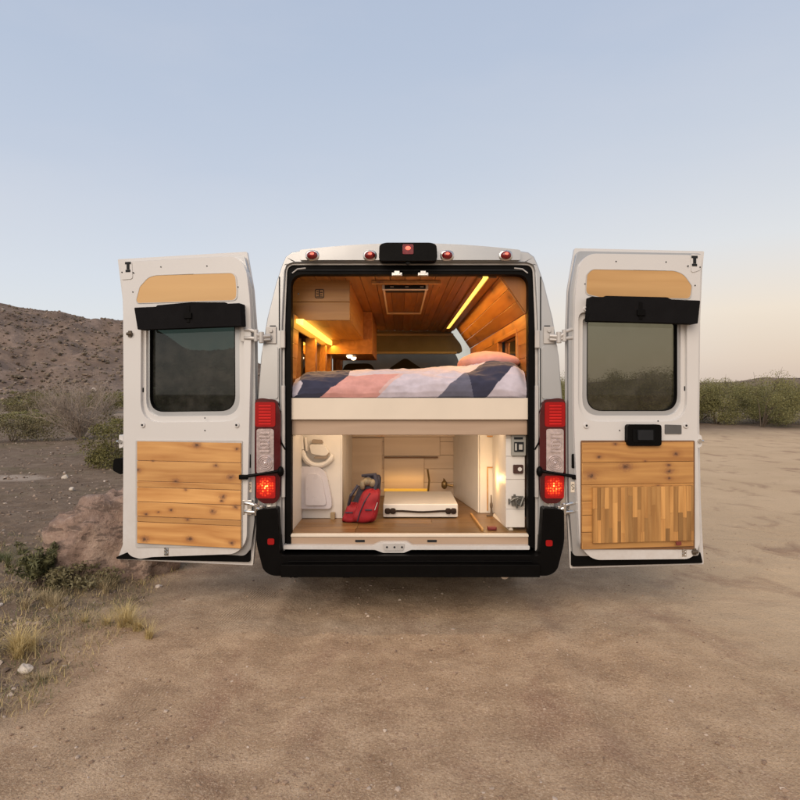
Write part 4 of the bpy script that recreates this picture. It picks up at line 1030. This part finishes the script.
# ceiling LED strip with its wooden channel
xs, zc = .520, 2.296
b = B(); b.box(xs-.016, xs+.016, .07, 3.35, 2.290, 2.3005); ls = b.build('light_strip', M['e_led'], van)
b = B(); b.box(xs-.055, xs-.020, .06, 3.73, 2.284, 2.3010); b.box(xs+.020, xs+.075, .06, 3.73, 2.284, 2.3010); b.build('strip_channel', M['ceil'], van, bevel=.003)
b = B(); b.box(.33, .336, .06, 3.73, 2.2955, 2.3015); b.box(.23, .236, .5, 3.0, 2.2955, 2.3015); b.build('ceiling_bead', M['cabside'], van, bevel=.001)
b = B(); b.hexa([(-.785, .1, 1.985), (-.785, 3.6, 1.985), (-.735, 3.6, 1.965), (-.735, .1, 1.965)], [(-.785, .1, 2.012), (-.785, 3.6, 2.012), (-.735, 3.6, 2.012), (-.735, .1, 2.012)]); b.build('light_strip', M['e_led'], van)
# roof hatch with fan, trim bar and catches
b = B(); x0, z_ = V(382, 288, .35); x1, _ = V(428.5, 288, .35)
b.box(x0, x1, .38, .42, 2.262, 2.298); b.box(x0, x0+.016, .42, 1.9, 2.285, 2.2985); b.box(x1-.016, x1, .42, 1.9, 2.285, 2.2985); b.box(x0, x1, 1.9, 1.93, 2.28, 2.2985)
vt = b.build('roof_vent', M['board'], van, bevel=.003)
b = B(); b.box(x0+.02, x1-.02, .370, .379, 2.266, 2.294); b.box(x0+.02, x1-.02, .425, .60, 2.275, 2.296); b.build('vent_panel', M['dark'], vt, bevel=.002)
b = B()
for k in range(3): b.box(x0+.06+k*.11, x0+.085+k*.11, .366, .3695, 2.277, 2.283)
b.build('vent_button', M['greyl'], vt)
b = B(); x0_, _ = V(371, 281, .12); x1_, _ = V(442, 281, .12); b.box(x0_, x1_, .22, .27, 2.278, 2.3005); b.build('trim_bar', M['cabside'], van, bevel=.003)
for px in (397, 423):
    x, z = V(px, 277, -.01); b = B(); b.box(x-.035, x+.035, -.035, -.012, z+.004, z+.026); b.box(x-.018, x+.018, -.045, -.034, z+.010, z+.036); b.tube([(x-.03, -.04, z+.008), (x+.03, -.04, z+.008)], .006, 8); b.build('roof_catch', M['chrome'], van, bevel=.003)
# overhead cabinets
b = B(); b.box(-.86, -.427, .262, 1.87, 2.02, 2.034); b.box(-.441, -.427, .262, 1.87, 2.034, 2.299); cb = b.build('overhead_cabinet', M['cabside'], van, bevel=.003)
b = B(); b.box(-.87, -.425, .24, .260, 2.152, 2.305); b.box(-.87, -.425, .24, .260, 2.019, 2.150); b.build('cabinet_front', M['cab_shaded'], cb, bevel=.003)
# small dark emblem on the cabinet front: rounded frame with a peak and bars
x, z = V(319.5, 293.7, .24); b = B(); s_ = .033
pts = rpoly([(x-s_, z-s_), (x-s_, z+s_), (x+s_, z+s_), (x+s_, z-s_)], .014, 4); pi_ = [(x+(p_-x)*.86, z+(q_-z)*.86) for p_, q_ in pts]
b.slab(pts, .2375, .2405, [pi_])
b.box(x-.004, x+.002, .2375, .2405, z-.018, z+.026); b.box(x+.004, x+.022, .2375, .2405, z+.006, z+.011); b.box(x-.022, x-.006, .2375, .2405, z-.004, z+.001); b.box(x+.004, x+.020, .2375, .2405, z-.012, z-.007); b.box(x-.02, x-.008, .2375, .2405, z+.012, z+.016); b.box(x-.022, x+.022, .2375, .2405, z-.024, z-.020)
b.build('emblem', M['dark'], cb)
b = B(); x, z = V(298.5, 294, .24); b.tube([(x, .236, z), (x, .24, z)], .006, 8); x, z = V(326, 307, .24); b.build('screw_cap', M['chrome'], cb)
b = B(); b.box(-.83, -.342, 1.90, 3.1, 1.885, 1.90); b.box(-.356, -.342, 1.90, 3.1, 1.90, 2.299); c2 = b.build('overhead_cabinet', M['cabside'], van, bevel=.003)
b = B(); b.box(-.83, -.340, 1.878, 1.8985, 1.883, 2.299); b.build('cabinet_front', M['cabside'], c2, bevel=.003)
for D, px in ((2.15, 349.5), (2.5, 353.5)):
    x, _ = V(px, 355, D); b = B(); b.ell((x, D, 1.882), (.030, .030, .026), 16, 10); sp_ = b.build('downlight', M['e_spot'], c2)
# cab: overhead shelf, headrests, dash
b = B(); b.slab(rpoly([(-.90, 2.02), (-.90, 2.30), (.58, 2.30), (.72, 2.12), (.74, 2.02)], .04), 3.72, 3.95); b.build('cab_headliner', M['greyp'], van, bevel=.02, seg=3)
b = B(); b.box(-.60, .62, 3.70, 3.72, 2.235, 2.265); b.box(-.60, .66, 3.66, 3.72, 2.00, 2.03); b.build('cab_shelf_lip', M['greyl'], van, bevel=.006)
b = B(); b.slab(rpoly([(-.93, 1.45), (-.93, 2.10), (.66, 2.10), (.74, 1.95), (.76, 1.45)], .06), 4.25, 4.28); b.build('windscreen_cover', M['greyp'], van, bevel=.01)
b = B(); b.slab(rpoly([(-.25, 1.50), (-.22, 1.80), (.0, 1.95), (.22, 1.80), (.25, 1.50)], .05), 3.60, 3.70)
b.slab(rpoly([(-.85, 1.0), (-.85, 1.62), (-.78, 1.88), (-.42, 1.88), (-.36, 1.62), (-.36, 1.0)], .08), 3.72, 3.86); b.slab(rpoly([(.32, 1.0), (.32, 1.60), (.38, 1.78), (.62, 1.78), (.68, 1.60), (.68, 1.0)], .08), 3.72, 3.86)
b.build('cab_seats', M['seat'], van, bevel=.03, seg=3)
b = B(); b.box(-.9, .9, 4.5, 5.2, .53, 1.15); b.build('dashboard', M['seat'], van, bevel=.05)
# bed platform
b = B(); b.box(-.803, .800, .008, .032, 1.320, 1.466); b.build('bed_rail', M['board'], van, bevel=.003)
b = B(); b.box(-.84, .84, .034, 1.95, 1.36, 1.40); b.build('bed_base', M['pale'], van)
b = B(); b.box(-.82, .83, .06, 1.9, 1.402, 1.56); b.build('mattress', M['white'], van, bevel=.04, seg=3)
# garage under the bed: back wall of pale boards, rails and shelf fronts
b = B(); z = FZ+.001; rg = random.Random(8)
for hh in (.125, .125, .125, .125, .125, .12): b.box(-.86, .86, 1.50, 1.515, z+.001, z+hh-.001); z += hh
b.build('back_boards', M['pale'], van, bevel=.003)
b = B(); b.box(-.86, .86, .034, .06, 1.215, 1.318); b.build('cross_rail', M['railw'], van, bevel=.003)
b = B(); b.box(-.86, .86, 1.44, 1.498, 1.10, 1.20); b.build('cross_rail', M['pale'], van, bevel=.003)
b = B()
for (ax_, ay_, bx_, by_) in ((384, 434, 440, 456), (352, 438, 382, 490), (384, 458, 424, 489)):
    x0, z0 = V(ax_, ay_, 1.48); x1, z1 = V(bx_, by_, 1.48); b.box(x0, x1, 1.478, 1.499, z1, z0)
b.build('shelf_front', M['pale'], van, bevel=.004)
b = B(); x0, z0 = V(355, 435, 1.46); x1, _ = V(440, 435, 1.46); b.box(x0, x1, 1.460, 1.476, z0-.010, z0+.004); x0, z0 = V(384, 457.5, 1.46); x1, _ = V(438, 457.5, 1.46); b.box(x0, x1, 1.460, 1.476, z0-.006, z0+.006); b.build('shelf_gap_shade', simple('shelf_shade_brown', (.17, .09, .05), .6), van)  # brown strips stand in for the shade at the shelf gaps
x0, z0 = V(384, 490, 1.44); x1, _ = V(428, 490, 1.44); b = B(); b.box(x0, x1, 1.42, 1.45, z0-.010, z0+.012); b.build('glowing_rail', emit('amber_lit_rail', (1.0, .50, .06), .55, (.45, .24, .035)), van, bevel=.004)  # rail given its own amber glow to warm the back wall
b = B(); x, z = V(428, 480, 1.4); b.tube([(x, 1.38, z-.10), (x+.01, 1.38, z+.0), (x-.005, 1.38, z+.10)], .009, 8); x, z = V(443, 482, 1.4); b.tube([(x, 1.38, z-.05), (x+.01, 1.37, z+.03), (x+.03, 1.37, z-.02), (x+.09, 1.36, z-.03)], .012, 8); b.ell((x+.01, 1.37, z-.02), (.028, .028, .04), 12, 8); b.build('water_tap', simple('aged_brass', (.23, .15, .06), .35, metal=.6), van)
# left cupboard with moulded toilet-like tub behind clear door
L0 = -.86; x1, _ = V(341, 500, .52)
b = B(); b.box(L0, x1, .5, .515, FZ+.001, 1.195); b.box(x1, x1+.012, .498, 1.49, FZ+.001, 1.198); lc = b.build('storage_cupboard', M['white'], van, bevel=.003)
b = B(); b.box(-.845, -.806, .062, .499, FZ+.001, 1.20); b.build('side_panel', M['white'], lc, bevel=.002)
b = B(); x0, z0 = V(300, 466, .49); xa, za = V(332, 508, .49); b.slab(rpoly([(x0, za), (x0, z0), (xa-.05, z0), (xa, za+.07), (xa, za)], [.02, .03, .12, .05, .03], 8), .455, .499); b.slab(rpoly([(x0+.05, za+.03), (x0+.05, z0-.05), (xa-.08, z0-.05), (xa-.04, za+.07), (xa-.04, za+.03)], [.02, .05, .1, .05, .03], 8), .435, .456); b.build('moulded_tub', simple('lavender_plastic', (.58, .55, .58), .3, var=.03), lc, bevel=.014, seg=4)
b = B(); cx, cz = V(318, 452, .48)
arc = [(cx+.115*math.cos(a), .475, cz+.015+.115*math.sin(a)) for a in np.linspace(math.pi*1.0, math.pi*1.9, 14)]; b.tube(arc, [.010]+[.022]*12+[.012], 10)
b.tube([(cx-.12, .475, cz+.02), (cx-.13, .475, cz+.12)], .016, 8); b.tube([(cx-.085, .478, cz+.01), (cx-.095, .478, cz+.11)], .010, 8)
b.slab(rpoly([(cx-.05, cz-.01), (cx-.06, cz+.06), (cx+.045, cz+.06), (cx+.09, cz-.005), (cx+.05, cz-.03)], .02), .455, .495)
b.build('moulded_bowl', M['white'], lc, bevel=.010, seg=3)
b = B(); b.slab(rpoly([(cx-.03, cz-.045), (cx-.02, cz-.03), (cx+.06, cz-.03), (cx+.085, cz+.0), (cx+.092, cz-.008), (cx+.065, cz-.05)], .006), .448, .457); b.build('bowl_gap_shade', simple('tub_shade_grey', (.26, .20, .15), .6), lc)  # shade in the gap under the bowl, put in as a grey-brown slab
b = B(); b.slab(rpoly([(cx-.045, cz+.065), (cx-.045, cz+.095), (cx+.03, cz+.09), (cx+.04, cz+.065)], .01), .47, .4995)
gm_ = simple('tub_shadow_grey', (.26, .20, .15), .6)  # same tone for the shade above the bowl, also a slab
b.build('bowl_gap_shade', gm_, lc)
x, z = V(333, 515.5, .49); b = B(); b.box(x-.017, x+.017, .46, .499, z-.025, z+.025); b.build('floor_socket', simple('beige_socket', (.30, .22, .12), .5), lc, bevel=.004); 
# right partition and lit niche
b = B(); x0 = .545; b.hexa([(.425, 1.49, FZ+.001), (.550, .71, FZ+.001), (.562, .71, FZ+.001), (.437, 1.49, FZ+.001)], [(.425, 1.49, 1.19), (.550, .71, 1.19), (.562, .71, 1.19), (.437, 1.49, 1.19)])
b.box(.563, .84, .70, .715, FZ+.001, 1.19); b.build('partition', M['white'], van, bevel=.003)
x0, z0 = V(487, 467, .69); x1, z1 = V(503, 512, .69)
b = B(); b.box(x0, x0+.008, .69, .699, z1+.01, z0); b.box(x0+.0085, x1, .69, .699, z0-.008, z0); b.box(x0, x1+.1, .685, .699, 1.155, 1.165); b.build('partition_trim', M['cab'], van)
# switch column beside the opening
b = B()
xa, _ = V(505.5, 430, .10); 
for z0, z1 in ((1.19, 1.300), (1.065, 1.188), (.905, 1.063), (.70, .903), (.575, .698)): b.box(xa, .792, .085, .10, z0, z1)
b.box(xa+.001, xa+.013, .1005, .69, FZ+.025, 1.25); sw = b.build('service_panel', M['white'], van, bevel=.002)
x, z = V(518, 445, .08); b = B(); b.slab(rpoly([(x-.048, z-.072), (x-.048, z+.072), (x+.05, z+.072), (x+.05, z-.072)], .008), .066, .0845); cp = b.build('control_box', simple('grey_box', (.28, .27, .24), .4), sw, bevel=.004)
b = B(); b.box(x-.030, x+.036, .060, .066, z-.045, z+.022); b.box(x-.030, x+.03, .060, .066, z+.040, z+.055); b.build('control_screen', M['dark'], cp, bevel=.002)
b = B(); b.box(x-.025, x-.012, .056, .060, z-.035, z+.012); b.box(x+.002, x+.026, .056, .060, z-.030, z+.006); b.build('control_switch', M['greyl'], cp)
x, z = V(519, 425, .08); b = B(); b.tube([(x, .074, z), (x, .0845, z)], .018, 16); b.build('cable_grommet', M['greyl'], sw)
x, z = V(518, 469, .08); b = B(); b.slab(rpoly([(x-.034, z-.03), (x-.034, z+.03), (x+.034, z+.03), (x+.034, z-.03)], .008), .070, .0845); s2 = b.build('power_socket', simple('dark_brown_socket', (.05, .018, .012), .4), sw, bevel=.003)
b = B(); b.tube([(x+.01, .064, z), (x+.01, .070, z)], .014, 14); b.build('socket_cap', M['white'], s2)
x, z = V(516.5, 501, .08); b = B(); b.box(x-.035, x+.045, .062, .0845, z-.03, z+.035); b.tube([(x-.05, .06, z), (x-.02, .055, z+.02), (x+.01, .05, z+.03)], .009, 8); b.tube([(x-.02, .055, z+.05), (x, .055, z-.045)], .008, 8); b.tube([(x+.02, .05, z-.03), (x+.045, .055, z+.03)], .011, 8); b.tube([(x-.055, .06, z-.02), (x-.055, .06, z+.02)], .006, 8); b.torus((x+.015, .052, z), .02, .006)
b.build('shore_connector', simple('grey_connector', (.13, .125, .11), .35, metal=.5), sw, bevel=.003)
# small pieces on the floor: red block, wedge strips
def top(o, label, cat): return tag(o, label, cat)
x, z = V(492, 526, .12); b = B(); b.box(x-.030, x+.030, .10, .15, FZ+.0005, FZ+.022); b.box(x-.022, x+.022, .092, .10, FZ+.004, FZ+.018)
o = b.build('door_stop', simple('dark_red_block', (.16, .015, .012), .5), bevel=.003, loc=(VX, VY, 0)); top(o, 'small dark red block lying on the van floor near the sill', 'block')
b = B(); p0, p1 = V(481, 531, .1), V(470, 514, .62); b.hexa([(p0[0], .08, FZ+.0005), (p0[0]+.016, .08, FZ+.0005), (p1[0]+.016, .62, FZ+.0005), (p1[0], .62, FZ+.0005)], [(p0[0], .08, FZ+.018), (p0[0]+.016, .08, FZ+.018), (p1[0]+.016, .62, FZ+.018), (p1[0], .62, FZ+.018)])
o = b.build('wood_batten', M['cab'], bevel=.002, loc=(VX, VY, 0)); top(o, 'thin wooden batten lying lengthwise on the van floor', 'batten')
b = B(); b.tube([(.640, .60, FZ+.006), (.638, .602, FZ+.16)], [.010, .004], 8); b.tube([(.60, .58, FZ+.006), (.70, .60, FZ+.006)], .006, 6); b.ell((.639, .601, FZ+.08), (.012, .012, .03), 10, 6)
o = b.build('small_tripod', M['stem'], loc=(VX, VY, 0)); top(o, 'thin dark stand on the van floor before the lit niche', 'stand')
b = B(); b.hexa([(.685, .10, FZ+.0005), (.715, .10, FZ+.0005), (.705, .60, FZ+.0005), (.645, .60, FZ+.0005)], [(.69, .10, FZ+.02), (.71, .10, FZ+.02), (.70, .60, FZ+.02), (.66, .60, FZ+.02)])
o = b.build('pale_wedge', M['board'], bevel=.002, loc=(VX, VY, 0)); top(o, 'pale wooden wedge along the foot of the service panel', 'wedge')
# lamp in the niche
x, z = V(502, 491, .6); b = B(); b.tube([(x, .62, z), (x-.003, .64, z+.16), (x+.01, .66, z+.30)], .004, 6); b.tube([(x, .62, z+.02), (x, .62, z+.055)], .014, 10); lp = b.build('niche_lamp', M['stem'], van)
b = B(); b.ell((x, .62, z-.005), (.026, .026, .034), 16, 10); b.build('bulb', M['e_warm'], lp)

# pull-out tray with black strap
x0, z0 = V(383, 517, .5); x1, z1 = V(458, 504, .5)
b = B(); b.box(x0, x1, .50, 1.10, FZ+.008, z1); tr_ = b.build('sliding_tray', M['white'], van, bevel=.008, seg=3)
b = B(); zc = (FZ+.008+z1)/2; pts = [(x0+.03, .488, zc)]+[(x0+.03+(x1-x0-.06)*t_, .486, zc-.004+.004*math.sin(t_*9)) for t_ in np.linspace(.05, .95, 12)]+[(x1-.03, .488, zc)]
b.tube(pts, [.020, .012]+[.008]*10+[.012, .020], 8)
for xx in (x0+.035, x0+.075, x1-.035, x1-.075): b.ell((xx, .484, zc), (.022, .014, .022), 12, 8, p=.7)
b.build('strap', simple('dark_brown_strap', (.028, .018, .014), .6), tr_)

# red bag with things in it
def superbag(cx, cy, w, d, z0, h, taper, rgseed, nu=40, nv=30):
    rg = np.random.default_rng(rgseed); vs = []
    for j in range(nv+1):
        t_ = j/nv; zz_ = z0+h*t_
        k = (1-abs(2*t_-1)**6)**.35 if j not in (0, nv) else .0
        k = max(k, .02)
        wx = w/2*(1-taper*t_)*k; wy = d/2*(1-.45*taper*t_)*k
        for i in range(nu):
            a = 2*math.pi*i/nu; ca, sa = math.cos(a), math.sin(a)
            f_ = lambda v: math.copysign(abs(v)**.42, v)
            wr = 1+.022*math.sin(5*a+6*t_)+.012*math.sin(11*a-9*t_)
            wr += .008*math.sin(23*t_+2*a)
            vs.append((cx+wx*f_(ca)*wr+.30*zz_, cy+wy*f_(sa)*wr, zz_+.006*math.sin(5*a)))
    fs = [(j*nu+i, (j*nu)+(i+1) % nu, (j+1)*nu+(i+1) % nu, (j+1)*nu+i) for j in range(nv) for i in range(nu)]
    return vs, fs
xb0, _ = V(344, 510, .45); xb1, _ = V(379, 510, .45); cx = (xb0+xb1)/2
bag = empty('backpack', (VX+cx, VY+.42, FZ+.001), label='red and dark blue backpack sitting open on the van floor by the cupboard', cat='backpack')
vs, fs = superbag(-.085, .0, .13, .20, .0, .13, .25, 1); b = B(); b.add(vs, fs); b.build('side_pocket', M['bagred'], bag)
vs, fs = superbag(.015, -.02, .19, .22, .0, .235, .30, 2); b = B(); b.add(vs, fs); b.build('front_pocket', M['bagred'], bag)
vs, fs = superbag(-.01, .08, .24, .16, .0, .33, .45, 3); b = B(); b.add(vs, fs); b.build('main_body', M['bagdark'], bag)
b = B(); b.ell((.045, .03, .285), (.038, .05, .03), 16, 10, p=.8); b.ell((.085, .02, .275), (.025, .04, .03), 14, 8, p=.7); b.ell((.01, .0, .265), (.02, .03, .035), 12, 8, p=.7); b.build('contents', M['items'], bag)
b = B(); b.tube([(.09, -.02, .20), (.115, .0, .28), (.10, .03, .335), (.05, .05, .33), (.0, .06, .325)], [.010, .016, .018, .012, .01], 8); b.tube([(-.09, -.04, .12), (-.07, -.09, .20), (-.02, -.06, .27)], .011, 8); b.build('shoulder_strap', M['bagdark'], bag)
b = B(); b.tube([(-.02, -.122, .02), (.0, -.133, .09), (.03, -.128, .16), (.07, -.10, .22)], .004, 6); b.build('seam_piping', M['bagdark'], bag)
b = B(); b.box(.035, .085, -.140, -.128, .10, .108); b.box(-.11, -.055, -.112, -.100, .075, .083); b.build('webbing', M['bagdark'], bag, bevel=.002, rot=None)
b = B(); b.tube([(.105, -.118, .10), (.125, -.112, .155)], .003, 6); b.build('zip_piping', M['greyl'], bag)

# ------------------------------------------------------------ bedding
def duvet():
    prof = [(.060, 1.462), (.038, 1.470), (.022, 1.50), (.020, 1.54), (.035, 1.585), (.07, 1.622), (.13, 1.645), (.22, 1.660), (.40, 1.668), (.8, 1.67), (1.3, 1.67), (1.85, 1.66), (1.93, 1.60), (1.94, 1.48)]
    d = [0]
    for a, c in zip(prof[:-1], prof[1:]): d.append(d[-1]+math.hypot(c[0]-a[0], c[1]-a[1]))
    ts = np.concatenate([np.arange(0, .42, .0045), np.arange(.42, d[-1], .03), [d[-1]]])
    xs_ = np.arange(-.800, .8001, .0045)
    T, Xg = np.meshgrid(ts, xs_, indexing='ij')
    Yp = np.interp(T, d, [p[0] for p in prof]); Zp = np.interp(T, d, [p[1] for p in prof])
    k_w = 1.0
    w = fbm(Xg*3.0+T*2, T*4.5, 4, 50)*.028+fbm(Xg*9-T*7, T*6, 3, 53)*.009
    sag = .013*np.sin(Xg*3.1+.8)
    edge = np.exp(-((np.abs(Xg)-.80)/.05)**2)
    k = np.clip(T/.1, 0, 1)
    w = w+.020*(.35-np.abs(fbm(Xg*3.2+T*5, T*7-Xg*2, 3, 71)))*k_w+.010*(.3-np.abs(fbm(Xg*8+T*9, T*12-Xg*5, 2, 77)))*k_w
    cov = (Xg > .36)*sst(.36, .62, Xg)
    fold = .010*np.sin((Xg*22+T*34)+3*fbm(Xg*3, T*3, 2, 61))*np.clip(1-np.abs(T-.15)/.2, 0, 1)*(.35+.65*sst(-.1, .3, Xg))
    Z = Zp+k*(w*.8+sag+fold*.5)-edge*k*.05+cov*k*.06*np.clip(T/.2, 0, 1)
    Y = Yp-k*np.clip(1-T/.35, 0, 1)*(w*.9+fold)+edge*.03+.0*T
    Y = np.maximum(Y, .0+.004)
    # patchwork: diagonal bands running up to the right
    q = Xg-T*1.05
    ii = np.arange(T.size).reshape(T.shape)
    f = np.stack([ii[:-1, :-1], ii[:-1, 1:], ii[1:, 1:], ii[1:, :-1]], -1).reshape(-1, 4)
    qc = ((q[:-1, :-1]+q[1:, 1:])/2).ravel(); xc = ((Xg[:-1, :-1]+Xg[1:, 1:])/2).ravel(); tc_ = ((T[:-1, :-1]+T[1:, 1:])/2).ravel()
    col = np.full(len(qc), 2)
    col[qc < -.635] = 0                                   # navy
    col[(qc >= -.635) & (qc < -.25)] = 1                  # rose
    col[(qc >= -.285) & (qc < -.25) & (xc+tc_*.8 > -.16)] = 4
    col[(qc >= -.25) & (qc < .17)] = 2                    # lavender white
    col[(qc >= .17) & (qc < .50)] = 3                     # slate
    col[(qc >= .17) & (qc < .50) & (xc+tc_*.25 > .44)] = 0
    col[(qc >= .50)] = 2
    col[(qc > .62) & (tc_ > .22)] = 1
    col[(tc_ > .205) & (xc > -.42) & (qc < .12) & (xc < .28)] = 2
    col[(xc < -.765+ .0*tc_) & (tc_ > .07)] = 2
    col[(xc+np.abs(tc_-.135)*.9 < -.725)] = 2
    return np.stack([Xg, Y, Z], -1).reshape(-1, 3), f, col
def fab(name, c):
    t = NT(name); o = t.obj(); n = t.noise(o, 18, 5, .6)
    t.set(Base_Color=t.mix(t.mr(n, .3, .7), tuple(v*.88 for v in c), tuple(min(1, v*1.08) for v in c)), Roughness=.9, Sheen_Weight=.25)
    t.bump(t.math('ADD', t.noise(o, 400, 2), t.math('MULTIPLY', n, 2)), .25, .003); return t.m
F0, F1, F2, F3, F4 = fab('navy_cotton', (.028, .030, .062)), fab('rose_cotton', (.60, .30, .27)), fab('lavender_cotton', (.54, .49, .56)), fab('slate_cotton', (.115, .115, .165)), fab('pale_rose_cotton', (.62, .42, .40))
v, f, c = duvet()
o = arr(v, f, 'duvet', [F0, F1, F2, F3, F4], c, smooth=True); o.location = (VX, VY, 0); tag(o, 'patchwork duvet in navy, rose, lavender and slate spread on the van bed', 'duvet')
b = B(); vs = []; nu, nv = 60, 36
for j in range(nv+1):
    for i in range(nu):
        a = 2*math.pi*i/nu; th = math.pi*j/nv; f_ = lambda v, p: math.copysign(abs(v)**p, v)
        x = .215*f_(math.sin(th), .7)*f_(math.cos(a), .8); y = .30*f_(math.sin(th), .8)*f_(math.sin(a), .75); z = .085*f_(math.cos(th), 1.0)*(1-.35*(x/.235)**2)
        z += .004*math.sin(x*24+y*17)*math.sin(th)+.003*math.sin(x*51-y*33)*math.sin(th)
        vs.append((x, y, z))
b.add(vs, [(j*nu+i, (j+1)*nu+i, (j+1)*nu+(i+1) % nu, j*nu+(i+1) % nu) for j in range(nv) for i in range(nu)])
o = b.build('pillow', F1, loc=(VX+.600, VY+.52, 1.722)); o.rotation_euler = (R(-3), R(3), R(8)); tag(o, 'rose coloured pillow on the right side of the van bed', 'pillow')

# ------------------------------------------------------------ lights of the van's own lamps, plus added rail and garage fill
def area(name, loc, rot, sx, sy, w, col, parent=van):
    l = bpy.data.lights.new(name, 'AREA'); l.shape = 'RECTANGLE'; l.size = sx; l.size_y = sy; l.energy = w; l.color = col
    o = bpy.data.objects.new(name, l); COL.objects.link(o); o.parent = parent; o.location = loc; o.rotation_euler = rot; return o
WARM = (1.0, .47, .08)
area('ceiling_strip_light', (.52, 1.6, 2.28), (0, 0, 0), .03, 3.0, 20, WARM)
area('side_strip_light', (-.73, 1.6, 1.96), (0, R(-25), 0), .03, 2.8, 12, (1.0, .46, .07))
area('rail_fill_light', (-.02, 1.40, .70), (R(100), 0, 0), .42, .03, .13, (1.0, .56, .14))  # added fill for the rail's glow on the back wall
area('garage_fill_light', (.0, .22, 1.345), (R(28), 0, 0), 1.4, .03, 5.2, (1.0, .74, .50))  # added light that brightens the storage space under the bed
b = B(); b.box(-.7, .7, .21, .23, 1.354, 1.359); b.build('light_strip', M['e_led'], van)  # glowing strip added under the bed to go with the garage fill
pl_ = bpy.data.lights.new('bulb_light', 'POINT'); pl_.energy = 1.3; pl_.color = (1.0, .60, .22); pl_.shadow_soft_size = .03
o = bpy.data.objects.new('bulb_light', pl_); COL.objects.link(o); o.parent = van; o.location = (.60, .46, .86)
